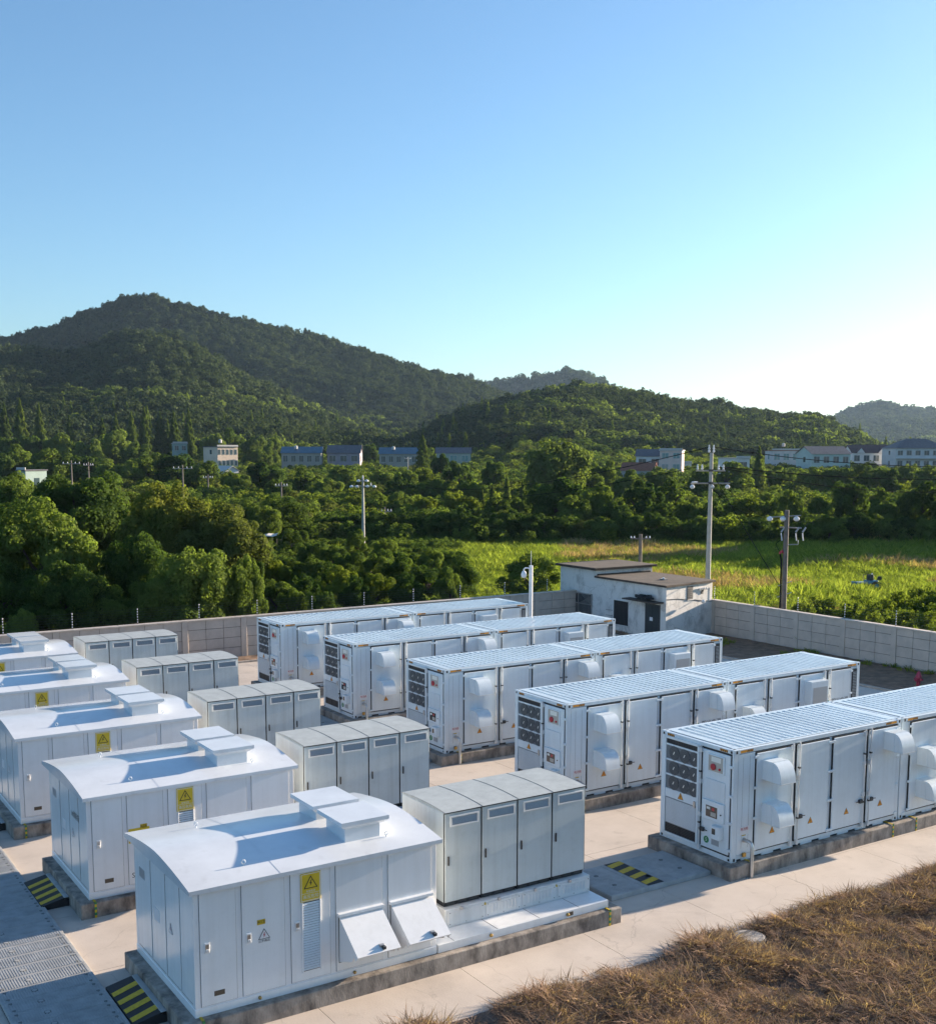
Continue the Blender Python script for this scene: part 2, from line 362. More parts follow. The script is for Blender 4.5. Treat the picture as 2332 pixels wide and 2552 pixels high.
# ------------------------------------------------------------------ terrain
rng = np.random.default_rng(7)
_G = rng.random((256, 256))
def vnoise(x, y):
    x = np.asarray(x, float); y = np.asarray(y, float)
    xi = np.floor(x).astype(int); yi = np.floor(y).astype(int); fx = x-xi; fy = y-yi
    fx = fx*fx*(3-2*fx); fy = fy*fy*(3-2*fy)
    g = lambda a, b: _G[a & 255, b & 255]
    return (g(xi, yi)*(1-fx)+g(xi+1, yi)*fx)*(1-fy)+(g(xi, yi+1)*(1-fx)+g(xi+1, yi+1)*fx)*fy
def fbm(x, y, o=4):
    s = 0; a = 0.5
    for i in range(o): s = s+a*vnoise(x*2**i+i*17.3, y*2**i+i*9.1); a *= 0.5
    return s
K = 2332/1842
RIDGES = [  # (silhouette in 1842-wide pixels, depth, front width, back width, tree height)
    ([(-700, 760), (-300, 715), (0, 672), (60, 660), (120, 645), (180, 615), (215, 605), (270, 588), (310, 586), (350, 600), (400, 612), (470, 630), (560, 650), (620, 660), (680, 680), (740, 700), (800, 722), (850, 735), (900, 748), (950, 760), (1010, 785), (1060, 815), (1120, 850), (1300, 890)], 1350, 430, 900, 9),
    ([(-700, 740), (-200, 700), (0, 705), (150, 698), (220, 668), (270, 656), (330, 664), (400, 690), (450, 720), (480, 745), (560, 782), (650, 818), (720, 840), (800, 868), (900, 892)], 930, 420, 190, 9),
    ([(-700, 790), (0, 785), (80, 770), (150, 757), (250, 757), (350, 775), (450, 800), (550, 822), (620, 842), (700, 856), (780, 872), (900, 892)], 640, 250, 200, 9),
    ([(760, 890), (860, 830), (920, 800), (960, 795), (1010, 783), (1050, 777), (1090, 768), (1130, 760), (1190, 765), (1240, 770), (1290, 778), (1340, 788), (1410, 790), (1440, 800), (1480, 803), (1520, 812), (1560, 816), (1600, 815), (1640, 838), (1680, 850), (1700, 866), (1730, 885), (1800, 893)], 690, 320, 300, 8),
    ([(700, 830), (880, 765), (920, 752), (950, 757), (1000, 755), (1030, 750), (1050, 742), (1080, 738), (1110, 735), (1150, 742), (1190, 760), (1260, 790), (1400, 830)], 2300, 600, 600, 9),
    ([(1500, 880), (1590, 845), (1630, 826), (1660, 811), (1700, 800), (1730, 797), (1770, 804), (1842, 805), (2000, 815), (2300, 840), (2700, 885)], 2600, 600, 700, 9),
]
def sstep(t): t = np.clip(t, 0, 1); return t*t*(3-2*t)
def terrain(x, y):
    x = np.asarray(x, float); y = np.asarray(y, float)
    rx, ry = x-CAM[0], y-CAM[1]
    cf, sf = math.cos(YAW), math.sin(YAW)
    D0 = rx*cf+ry*sf; Lr = rx*sf-ry*cf
    th = np.arctan2(Lr, D0); rho = np.hypot(rx, ry)
    s = 1166+FPX*np.tan(np.clip(th, -1.0, 1.0)); D = np.where(np.abs(th) < 1.0, D0, rho*0.54)
    z = np.zeros_like(x)
    z = z+sstep((D-230)/250)*3.0*(0.6+0.8*vnoise(x/90, y/90))
    fade = 1-sstep((np.abs(th)-0.75)/0.35)
    for sil, Dr, wf, wb, trh in RIDGES:
        sx = np.array([p[0] for p in sil])*K; sy = np.array([p[1] for p in sil])*K
        py = np.interp(s, sx, sy)
        crest = CAM[2]+Dr*(fw[2]-up[2]*(py-PPY)/FPX)-trh*(0.75)
        crest = np.maximum(crest, 0)*fade
        dd = D-Dr-(vnoise(s/260+Dr, s*0+Dr*0.01)-0.5)*wf*0.25
        g = np.where(dd < 0, np.clip(1+dd/wf, 0, 1), np.clip(1-dd/wb, 0, 1))
        g = g**1.25
        gul = 1-0.38*(1-g)*(fbm(x/(wf*0.28), y/(wf*0.28), 3)*2-0.8)*(g > 0)
        z = np.maximum(z, crest*g*gul)
    return z
def build_ground():
    a1 = np.arange(-0.62, 0.62, 0.0042); ths = np.concatenate([np.linspace(-math.pi, -0.64, 50), a1, np.linspace(0.64, math.pi, 50)[:-1]])
    rhos = np.concatenate([[0.5, 8, 16, 24, 32, 40, 48, 56, 64, 72, 80, 90, 100, 115, 130, 150, 170, 195, 220, 250, 280], np.geomspace(310, 3600, 105), [4500, 6000, 9000]])
    A, R = np.meshgrid(ths, rhos)
    ang = YAW-A
    X = CAM[0]+R*np.cos(ang); Y = CAM[1]+R*np.sin(ang); Z = terrain(X, Y)-0.06
    nA, nR = len(ths), len(rhos)
    V = np.stack([X, Y, Z], -1).reshape(-1, 3)
    F = []
    for j in range(nR-1):
        for i in range(nA):
            k = (i+1) % nA
            F.append((j*nA+i, j*nA+k, (j+1)*nA+k, (j+1)*nA+i))
    F.append(tuple(range(nA)))
    me = bpy.data.meshes.new('ground'); me.from_pydata(V.tolist(), [], F); me.materials.append(M['ground'])
    me.polygons.foreach_set('use_smooth', [True]*len(me.polygons)); me.update()
    bm = bmesh.new(); bm.from_mesh(me); bmesh.ops.recalc_face_normals(bm, faces=bm.faces); bm.to_mesh(me); bm.free()
    o = link('ground', me); tag(o, 'green valley floor and wooded hills beyond the power station', 'ground', kind='structure')
build_ground()

# ------------------------------------------------------------------ yard: slabs, kerbs, soil
ROWS = ['front row', 'second row', 'middle row', 'fourth row', 'back row']
def build_yard():
    base = MB().box(-16.6, 21.1, -2.38, 32.3, -0.05, -0.02, M['kerb']).obj('concrete_yard')
    tag(base, 'pale concrete yard paving between the equipment rows', 'paving', kind='structure')
    xs = [-16.6, -13.9, -10.9, -7.9, -4.9, -1.9, 1.1, 4.1, 7.1, 10.1, 13.1, 16.1, 18.6, 21.1]
    ys = [-2.38, -0.3, 3.0, 6.0, 9.0, 12.0, 15.0, 18.0, 21.0, 24.0, 27.0, 30.0, 32.3]
    for i in range(len(xs)-1):
        for j in range(len(ys)-1):
            MB().box(xs[i]+0.005, xs[i+1]-0.005, ys[j]+0.005, ys[j+1]-0.005, -0.02, 0.0, M['conc']).obj('slab', base)
    k = tag(thing('kerb', 'low concrete kerb along the edge of the yard paving', 'kerb'), kind='structure')
    for i in range(38): MB().bbox(-16.6+i*1.0+0.004, -15.6+i*1.0-0.004, 32.3, 32.42, -0.05, 0.09, M['kerb'], 0.01).obj('kerb_stone', k)
    for i in range(34): MB().bbox(21.1, 21.22, -2.3+i*1.0+0.004, -1.3+i*1.0-0.004, -0.05, 0.09, M['kerb'], 0.01).obj('kerb_stone', k)
    # bare soil strips inside the wall
    def soil(x0, x1, y0, y1, nx, ny, label, name='soil_bed'):
        X, Y = np.meshgrid(np.linspace(x0, x1, nx), np.linspace(y0, y1, ny))
        Z = 0.02+0.13*(fbm(X*0.9, Y*0.9, 4)-0.4)+0.05*(vnoise(X*5, Y*5)-0.5)
        V = np.stack([X, Y, Z], -1).reshape(-1, 3); F = [(j*nx+i, j*nx+i+1, (j+1)*nx+i+1, (j+1)*nx+i) for j in range(ny-1) for i in range(nx-1)]
        me = bpy.data.meshes.new(name); me.from_pydata(V.tolist(), [], F); me.materials.append(M['verge'] if name == 'grass_verge' else M['soil']); me.polygons.foreach_set('use_smooth', [True]*len(F)); me.update()
        tag(link(name, me), label, 'soil', kind='structure')
    soil(21.22, 26.1, -2.3, 33.9, 60, 300, 'bare dark soil strip inside the right boundary wall')
    soil(-16.6, 21.2, 32.42, 33.9, 260, 16, 'bare brown soil strip along the back boundary wall')
    soil(-22, 30, -14, -2.38, 320, 80, 'brown earth under the dry grass beside the path', 'grass_verge')
    soil(-22, -16.6, -2.38, 33, 40, 160, 'earth strip left of the trench covers')
build_yard()

TX = [-13.09, -13.18, -13.27, -13.40, -13.47]; TY = [-0.45, 5.80, 11.92, 18.14, 24.12]
GX = [-7.74, -7.85, -8.00, -8.09, -8.16]; GY = [0.20, 6.44, 12.51, 18.79, 24.80]
CX = [0.0, -0.25, -0.39, -0.56, -0.73]; CY = [0.0, 5.954, 12.028, 17.96, 23.874]
ZB = 0.33
def strap(parent, x, y, top=0.335):
    s = MB(); h = top+0.02; n = 6
    for i in range(n):
        s.box(x, x+0.045, y-0.012, y, i*h/n, (i+1)*h/n, M['hazy'] if i % 2 == 0 else M['green'])
    s.box(x, x+0.045, y-0.012, y+0.28, top, top+0.012, M['hazy']); s.obj('earthing_strap', parent)
def build_plinths():
    for i in range(5):
        where = ['nearest the camera', 'second from the front', 'third from the front', 'fourth from the front', 'farthest, by the back wall'][i]
        p = thing('concrete_plinth', f'long weathered concrete plinth under white substation and grey cabinets, {where}', 'plinth', (0, 0, 0), group='plinths under substations and cabinets')
        x0, x1, y0, y1 = TX[i]-0.23, TX[i]+9.23, TY[i]-0.18, TY[i]+3.30
        MB().bbox(x0, x1, y0, y1, -0.02, 0.33, M['plinth'], 0.015).obj('block', p)
        strap(p, TX[i]+0.05, y0); strap(p, x1-0.34, y0)
        p = thing('concrete_plinth', f'long weathered concrete plinth under battery containers, {where}', 'plinth', (0, 0, 0), group='plinths under battery containers')
        x0, x1, y0, y1 = CX[i]-0.24, CX[i]+12.5, CY[i]-0.22, CY[i]+2.62
        MB().bbox(x0, x1, y0, y1, -0.02, 0.325, M['plinth'], 0.015).obj('block', p)
        strap(p, CX[i]+5.6, y0); strap(p, CX[i]+6.55, y0); strap(p, CX[i]+0.45, y0)
build_plinths()

# ------------------------------------------------------------------ signs
def tri_sign(parent, x, z, w, face='-y', a=0.0, fill='orange', name='warning_sign'):
    """triangular warning sign with bolt; centre base at (x,z) on plane y=a or x=a"""
    s = MB(); h = w*0.87
    def P(u, v, d):
        return (x+u, a-d, z+v) if face == '-y' else (a-d, x-u, z+v)
    def T(k, d, mt):
        c = h/3; s.poly([P(-w/2*k, c-c*k, d), P(w/2*k, c-c*k, d), P(0, c+(h-c)*k, d)], mt)
    T(1.0, 0.004, M['ink']); T(0.84, 0.006, M[fill])
    b = [(0.02, 0.62), (-0.10, 0.34), (-0.01, 0.36), (-0.06, 0.12), (0.10, 0.42), (0.01, 0.40), (0.07, 0.62)]
    s.poly([P(u*w, v*h, 0.008) for u, v in b], M['ink'] if fill != 'paper' else M['red'])
    return s.obj(name, parent)

# ------------------------------------------------------------------ battery containers
CL, CW, CH = 6.058, 2.438, 2.70
def hood_mesh():
    s = MB(); w = 0.50
    s.box(0, w, -0.30, 0.0, -0.47, 0.0, M['cont'])
    s.box(-0.012, w+0.012, -0.315, -0.285, -0.475, 0.006, M['cont'])
    prof = [(-0.315, -0.465)] + [(-0.315-0.26*math.sin(t), -0.465+0.46*math.cos(t)) for t in np.linspace(0, math.pi/2, 10)]
    s.prism(prof, 0.004, w-0.004, M['cont'], 'x')
    s.box(-0.004, w+0.004, -0.585, -0.31, -0.485, -0.467, M['frame'])
    return s.mesh('hood', True)
HOOD = hood_mesh()
def casting_mesh():
    s = MB().bbox(-0.09, 0.09, -0.085, 0.085, -0.06, 0.06, M['cont'], 0.008)
    for sx in (-1, 1): s.poly([(sx*0.0915, 0.03, -0.03), (sx*0.0915, -0.03, -0.03), (sx*0.0915, -0.03, 0.03), (sx*0.0915, 0.03, 0.03)], M['black'])
    s.poly([(-0.03, -0.0865, -0.035), (0.03, -0.0865, -0.035), (0.03, -0.0865, 0.035), (-0.03, -0.0865, 0.035)], M['black'])
    s.poly([(-0.045, -0.025, 0.0615), (0.045, -0.025, 0.0615), (0.045, 0.025, 0.0615), (-0.045, 0.025, 0.0615)], M['black'])
    return s.mesh('corner_casting')
CAST = casting_mesh()
HINGE = MB().bbox(-0.06, 0.06, -0.04, 0.0, -0.032, 0.032, M['cont'], 0.008).mesh('hinge')
def rod_mesh():
    s = MB(); s.tube([(0, -0.075, 0.08), (0, -0.075, 2.63)], 0.019, M['frame'], 8)
    for z in (0.14, 0.95, 1.75, 2.52): s.box(-0.035, 0.035, -0.085, -0.02, z-0.05, z+0.05, M['frame'])
    for z in (0.75, 2.0): s.box(-0.028, 0.028, -0.10, -0.04, z-0.018, z+0.018, M['dark'])
    return s.mesh('lock_rod', True)
ROD = rod_mesh()
def handle_mesh(sx):
    s = MB(); s.tube([(0, -0.09, 0), (sx*0.10, -0.075, 0.01), (sx*0.26, -0.07, 0.0)], 0.011, M['dark'], 6)
    s.bbox(min(0, sx*0.12)+sx*0.03, max(0, sx*0.12)+sx*0.03, -0.10, -0.03, -0.045, 0.05, M['dark'], 0.008)
    return s.mesh('latch_handle')
HND = {1: handle_mesh(1), -1: handle_mesh(-1)}
def fan_mesh():
    s = MB(); s.lathe([(0.172, -0.012), (0.172, 0.0)], M['fan'], axis='x', n=20)
    for r in np.arange(0.02, 0.172, 0.0215):
        k = len(s.v); i = s.mi(M['grille']); n = 20
        for rr in (r, r+0.009):
            for q in range(n): t = 2*math.pi*q/n; s.v.append((-0.018, rr*math.cos(t), rr*math.sin(t)))
        for q in range(n): s.f.append((k+q, k+(q+1) % n, k+n+(q+1) % n, k+n+q)); s.m.append(i)
    for a in range(6):
        t = a*math.pi/3+0.3; c, d = math.cos(t), math.sin(t)
        s.poly([(-0.015, 0.03*c-0.004*d, 0.03*d+0.004*c), (-0.015, 0.17*c-0.04*d, 0.17*d+0.04*c), (-0.013, 0.17*c+0.03*d, 0.17*d-0.03*c), (-0.015, 0.03*c+0.01*d, 0.03*d-0.01*c)], M['dark'])
    s.poly([(-0.021, 0.03, -0.03), (-0.021, 0.01, -0.045), (-0.021, -0.03, 0.03), (-0.021, -0.012, 0.042)], M['wink'])
    return s.mesh('fan')
FAN = fan_mesh()
def haz(parent, x0, x1, z0, z1, solid, face='-y', a=0.0, flip=False):
    """hazard tape: solid orange run followed by slanted black bars"""
    s = MB()
    def P(u, v, d): return (u, a-d, v) if face == '-y' else (a-d, u, v)
    s.poly([P(x0, z0, 0.003), P(x1, z0, 0.003), P(x1, z1, 0.003), P(x0, z1, 0.003)], M['orange'])
    n = 4; b0, b1 = (x0+(x1-x0)*solid, x1) if not flip else (x0, x1-(x1-x0)*solid)
    st = (b1-b0)/n; h = z1-z0
    for k in range(n):
        u = b0+k*st; s.poly([P(u, z0, 0.005), P(u+st*0.5, z0, 0.005), P(min(u+st*0.5+h*0.5, x1), z1, 0.005), P(min(u+h*0.5, x1-0.002), z1, 0.005)], M['ink'])
    return s.obj('hazard_tape', parent)

def build_container(kind):
    T = bpy.data.objects.new('battery_container', None); COL.objects.link(T)
    c = M['cont']
    f = MB(); pw = 0.15
    for (x, y) in ((0, 0), (CL-pw, 0), (0, CW-pw), (CL-pw, CW-pw)): f.bbox(x, x+pw, y, y+pw, 0.0, CH-0.03, c, 0.01)
    for y in (0.001, CW-0.101):
        f.bbox(pw-0.01, CL-pw+0.01, y, y+0.10, CH-0.105, CH-0.004, c, 0.008); f.bbox(pw-0.01, CL-pw+0.01, y+0.01, y+0.09, 0.05, 0.15, c, 0.008)
    for x in (0.002, CL-0.122):
        f.bbox(x, x+0.12, pw-0.01, CW-pw+0.01, CH-0.105, CH-0.006, c, 0.008); f.bbox(x, x+0.12, pw-0.01, CW-pw+0.01, 0.0, 0.14, c, 0.008)
    f.obj('frame', T)
    for x in (0.088, CL-0.088):
        for y in (0.082, CW-0.082):
            for z in (0.06, CH-0.057):
                o = link('corner_casting', CAST, T, (x, y, z))
                if y > 1: o.rotation_euler = (0, 0, math.pi)
    b = MB(); b.box(pw-0.02, CL-pw+0.02, 0.03, CW-0.03, 0.1, CH-0.13, c); b.obj('body', T)
    lo = MB()
    for x in np.arange(0.35, CL-0.5, 0.68): lo.bbox(x, x+0.40, 0.014, 0.05, 0.0, 0.10, c, 0.006)
    lo.box(0.16, CL-0.16, 0.06, CW-0.06, 0.0, 0.1, M['seam']); lo.obj('skid_base', T)
    # corrugated roof, ribs run across the container
    r = MB(); n = 25; x0, x1 = 0.34, CL-0.24; st = (x1-x0)/n; zt, zl = CH+0.004, CH-0.072
    prof = [(0.12, zt)]
    for k in range(n):
        u = x0+k*st; prof += [(u, zt), (u+st*0.12, zl), (u+st*0.50, zl), (u+st*0.58, zt)]
    prof += [(CL-0.12, zt)]
    ya, yb = 0.16, CW-0.16
    for k in range(len(prof)-1):
        (a, za), (bb, zb) = prof[k], prof[k+1]
        r.poly([(a, ya, za), (bb, ya, zb), (bb, yb, zb), (a, yb, za)], M['croof'])
    for (y, yy) in ((0.09, ya), (yb, CW-0.09)):
        r.poly([(0.12, y, zt), (CL-0.12, y, zt), (CL-0.12, yy, zt), (0.12, yy, zt)], M['croof'])
        e = ya if yy == ya else yb
    for e in (ya, yb):
        for k in range(n):
            u = x0+k*st; r.poly([(u, e, zt), (u+st*0.12, e, zl), (u+st*0.50, e, zl), (u+st*0.58, e, zt)], M['croof'])
    r.obj('roof', T)
    # rear and far-end corrugated walls
    w = MB()
    for k in range(22):
        u = 0.2+k*0.257; w.box(u, u+0.15, CW-0.03, CW-0.008, 0.16, CH-0.11, c)
    w.obj('rear_wall', T)
    if kind == 1:
        doors = [(0.71, 1.98), (2.09, 3.29), (3.41, 4.63), (4.73, 5.92)]; rods = [(0, 1), (1, 0), (2, 1), (3, 0)]
    else:
        doors = [(0.34, 1.58), (1.76, 3.00), (3.15, 4.32), (4.48, 5.60)]; rods = [(0, 1), (1, 0), (2, 1), (3, 0)]
    z0, z1 = 0.16, 2.57; D = []
    for i, (a, bb) in enumerate(doors):
        d = MB(); d.bbox(a+0.022, bb-0.022, -0.032, 0.02, z0+0.025, z1-0.03, c, 0.012)
        d.box(a, bb, -0.008, 0.025, z0, z1, M['black'])
        d = d.obj('door', T); D.append(d)
        side = rods[i][1]; xr = (bb-0.06) if side else (a+0.06); xh = a if side else bb
        link('lock_rod', ROD, d, (xr, 0, 0))
        for z in (0.22, 0.98, 1.72, 2.46): link('hinge', HINGE, d, (xh, -0.012, z))
        if i > 0: link('latch_handle', HND[-1 if side else 1], d, (xr, 0, 0.77))
        if kind == 1 or i in (1, 3):
            tri_sign(d, (a+bb)/2-0.04, 0.52, 0.19, a=-0.032)
    if kind == 1:
        link('hood', HOOD, D[0], (0.92, -0.032, 2.36)); link('hood', HOOD, D[0], (0.92, -0.032, 1.33)); link('hood', HOOD, D[3], (5.33, -0.032, 2.47))
        p = MB(); p.bbox(0.155, 0.70, 0.003, 0.05, 0.16, 2.58, c, 0.008)
        for x in (0.31, 0.53): p.box(x, x+0.004, 0.0015, 0.02, 0.3, 2.5, M['seam'])
        p.obj('side_panel', T)
        n_ = MB(); n_.bbox(0.26, 0.54, -0.006, 0.004, 0.64, 0.83, M['paper'], 0.002); n_.box(0.33, 0.45, -0.008, 0.004, 0.605, 0.625, M['hazy']); nn = n_.obj('notice', T)
        text('lettering', '电池舱', 0.085, M['red'], nn, (0.40, -0.0085, 0.765))
        pipe = MB(); pipe.tube([(0.40, 0.0, 0.50), (0.40, -0.16, 0.50), (0.40, -0.235, 0.475), (0.40, -0.27, 0.40), (0.40, -0.27, -0.33)], 0.045, M['steel'], 12)
        pipe.tube([(0.40, 0.0, 0.50), (0.40, -0.02, 0.50)], 0.06, M['steel'], 12)
        pipe.obj('drain_pipe', T, smooth=True)
        v = MB(); v.bbox(0.34, 0.44, -0.06, 0.0, 0.10, 0.20, M['brass'], 0.01); v.obj('valve', T)
        for (a, bb, fl) in ((0.21, 0.62, False),): haz(T, a, bb, CH-0.09, CH-0.03, 0.5)
        haz(T, CL-0.62, CL-0.2, CH-0.09, CH-0.03, 0.5, flip=True)
        for (a, bb) in ((0.2, 0.45), (CW-0.45, CW-0.2)): haz(T, a, bb, CH-0.09, CH-0.03, 0.0, '-x', 0.002)
        # fan door
        fd = MB(); y0, y1 = 1.09, 2.32
        fd.box(-0.004, 0.03, y0, y1, 0.13, 2.60, M['grille'])
        for (a, bb, q0, q1) in ((y0, y0+0.075, 0.13, 2.60), (y1-0.075, y1, 0.13, 2.60), (y0, y1, 2.545, 2.61), (y0, y1, 0.12, 0.175)):
            fd.bbox(-0.034, 0.02, a, bb, q0, q1, c, 0.006)
        fd = fd.obj('fan_door', T)
        for zc in (2.21, 1.83, 1.46):
            for yc in (1.97, 1.61, 1.27): link('fan', FAN, fd, (-0.006, yc, zc))
        for zz in (2.40, 2.02, 1.645): MB().bbox(-0.022, 0.0, y0+0.07, y1-0.07, zz-0.022, zz+0.022, c, 0.005).obj('fan_rail', fd)
        MB().bbox(-0.024, 0.0, y0+0.07, y1-0.07, 1.07, 1.29, c, 0.006).obj('band', fd)
        lp = MB(); lp.bbox(-0.02, 0.0, y0+0.08, y1-0.08, 0.42, 1.055, M['meshp'], 0.005)
        for k in range(26): lp.box(-0.024, -0.018, y0+0.10, y1-0.10, 0.44+k*0.0235, 0.452+k*0.0235, c)
        lp.obj('mesh_panel', fd)
        lv = MB(); lv.box(-0.008, 0.0, y0+0.07, y1-0.07, 0.18, 0.40, M['black'])
        for k in range(5): lv.box(-0.018, -0.004, y0+0.09, 1.68, 0.20+k*0.04, 0.212+k*0.04, M['dark']); lv.box(-0.018, -0.004, 1.75, y1-0.09, 0.20+k*0.04, 0.212+k*0.04, M['dark'])
        lv.obj('bottom_louvre', fd)
        sl = MB(); sl.box(-0.008, 0.0, y0+0.07, y1-0.07, 2.42, 2.545, M['black'])
        for k in range(18): sl.box(-0.014, -0.006, y0+0.10+k*0.058, y0+0.125+k*0.058, 2.43, 2.54, M['dark'])
        sl.obj('top_slot', fd)
        tri_sign(fd, 1.70, 1.11, 0.20, '-x', -0.024)
        MB().bbox(-0.06, -0.02, y0+0.09, y0+0.16, 1.03, 1.19, M['steel'], 0.01).obj('padlock', fd)
        # control door
        cd_ = MB(); cd_.bbox(-0.03, 0.02, 0.085, 0.985, 0.17, 2.555, c, 0.012); cd_.box(-0.006, 0.02, 0.055, 1.02, 0.13, 2.60, M['black'])
        cdo = cd_.obj('control_door', T)
        ro = link('lock_rod', ROD, cdo, (0.0, 1.0, 0)); ro.rotation_euler = (0, 0, rad(-90))
        for z in (0.3, 0.95, 1.6, 2.3): o = link('hinge', HINGE, cdo, (-0.012, 0.06, z)); o.rotation_euler = (0, 0, rad(-90))
        ha = link('latch_handle', HND[1], cdo, (0.0, 1.0, 0.60)); ha.rotation_euler = (0, 0, rad(-90))
        e = MB(); e.bbox(-0.06, -0.03, 0.24, 0.79, 2.06, 2.49, c, 0.008); e.box(-0.066, -0.05, 0.29, 0.75, 2.09, 2.46, M['beige']); e.box(-0.0675, -0.05, 0.35, 0.66, 2.32, 2.44, M['wink'])
        e = e.obj('emergency_box', cdo)
        rb = MB(); rb.lathe([(0.075, 0.0), (0.08, -0.03), (0.05, -0.045)], M['red'], (-0.066, 0.58, 2.20), 'x', 16); rb.obj('red_button', cdo); rb = MB(); rb.lathe([(0.03, 0.0), (0.03, -0.02)], M['red'], (-0.066, 0.38, 2.17), 'x', 12); rb.obj('red_button', cdo)
        MB().bbox(-0.05, -0.03, 0.22, 0.84, 1.40, 1.88, c, 0.008).obj('blank_plate', cdo)
        mb = MB(); mb.bbox(-0.08, -0.03, 0.21, 0.92, 0.89, 1.36, c, 0.01); mb.box(-0.083, -0.07, 0.41, 0.78, 0.97, 1.24, M['glassd']); mb.box(-0.086, -0.08, 0.45, 0.62, 1.0, 1.10, M['beige']); mb.box(-0.086, -0.08, 0.50, 0.58, 1.14, 1.21, M['red']); mb.box(-0.086, -0.08, 0.64, 0.75, 1.15, 1.21, M['wink'])
        mb.lathe([(0.018, -0.015), (0.018, 0.0)], M['ink'], (-0.08, 0.29, 1.10), 'x', 10); mb.obj('meter_box', cdo)
        sb = MB(); sb.bbox(-0.18, -0.03, 0.24, 0.52, 0.50, 0.82, c, 0.012); sb.box(-0.184, -0.17, 0.36, 0.47, 0.62, 0.76, M['glassd']); sb.obj('sensor_box', cdo)
        MB().box(-0.036, -0.03, 0.38, 0.62, 0.30, 0.44, M['meshp']).obj('vent_patch', cdo)
        bd = MB(); bd.lathe([(0.085, -0.004), (0.085, 0.0)], M['green'], (-0.030, 0.79, 0.37), 'x', 20); bd.obj('round_badge', cdo)
        og = MB(); og.box(-0.04, -0.03, 0.40, 0.60, 0.47, 0.49, M['orange']); og.obj('orange_strip', cdo)
    else:
        link('hood', HOOD, D[0], (0.62, -0.032, 1.87)); link('hood', HOOD, D[0], (0.62, -0.032, 1.0))
        ac = MB(); ac.bbox(3.38, 4.18, -0.30, -0.032, 1.15, 2.36, c, 0.015); ac.box(3.33, 4.23, -0.05, -0.03, 1.1, 2.41, c)
        ac.box(3.47, 4.12, -0.306, -0.29, 1.45, 2.16, M['meshp']); ac.obj('air_conditioner', D[2])
        lv = MB(); lv.box(5.70, 5.90, -0.004, 0.04, 0.3, 2.5, M['dark'])
        for k in range(40): lv.box(5.715, 5.885, -0.014, -0.002, 0.35+k*0.052, 0.372+k*0.052, M['meshp'])
        lv.obj('louvre_column', T)
        pl = MB(); pl.bbox(5.91, 5.93, -0.02, 0.02, 0.25, 2.53, c, 0.005); pl.obj('louvre_frame', T)
        haz(T, 0.21, 0.62, CH-0.09, CH-0.03, 0.5); haz(T, CL-0.62, CL-0.2, CH-0.09, CH-0.03, 0.5, flip=True)
        w = MB()
        for k in range(8): w.box(CL-0.03, CL-0.006, 0.2+k*0.262, 0.36+k*0.262, 0.16, CH-0.11, c)
        w.obj('end_wall', T)
    return T, D
def build_containers():
    p1, d1 = build_container(1); p2, d2 = build_container(2)
    C1 = [p1]+[copy_tree(p1) for _ in range(4)]; C2 = [p2]+[copy_tree(p2) for _ in range(4)]
    nm = ['nearest row by the path', 'second row from the front', 'middle row of five', 'fourth row from the front', 'farthest row by back wall']
    for i in range(5):
        C1[i].location = (CX[i], CY[i], ZB)
        tag(C1[i], f'white battery container with fan end and curved hoods, {nm[i]}', 'container', 'white battery containers with fan ends')
        C2[i].location = (CX[i]+CL+0.05, CY[i], ZB)
        tag(C2[i], f'white battery container with air conditioner, behind the fan-end one, {nm[i]}', 'container', 'white battery containers behind the first ones')
        for o in kids(C1[i]):
            if o.name.startswith('control_door'):
                text('lettering', str(5-i), 0.12, M['wink'], o, (-0.036, 0.79, 0.37), '-x')
    # dark company-style lettering low on some doors (unreadable in the photo: a green dot and a row of dark marks)
    for i, o in ((1, C1[1]), (3, C1[3])):
        pass
    def brand(o, x, z):
        d = MB().lathe([(0.07, 0.0), (0.07, -0.004)], M['green'], (x, -0.033, z), 'y', 14).obj('green_mark', o); text('lettering', '阳光电源', 0.20, M['ink'], o, (x+0.55, -0.036, z))
    brand(C1[1], 4.88, 1.52); brand(C1[3], 2.25, 1.50); brand(C2[1], 4.53, 1.53); brand(C2[2], 1.85, 1.52)
build_containers()

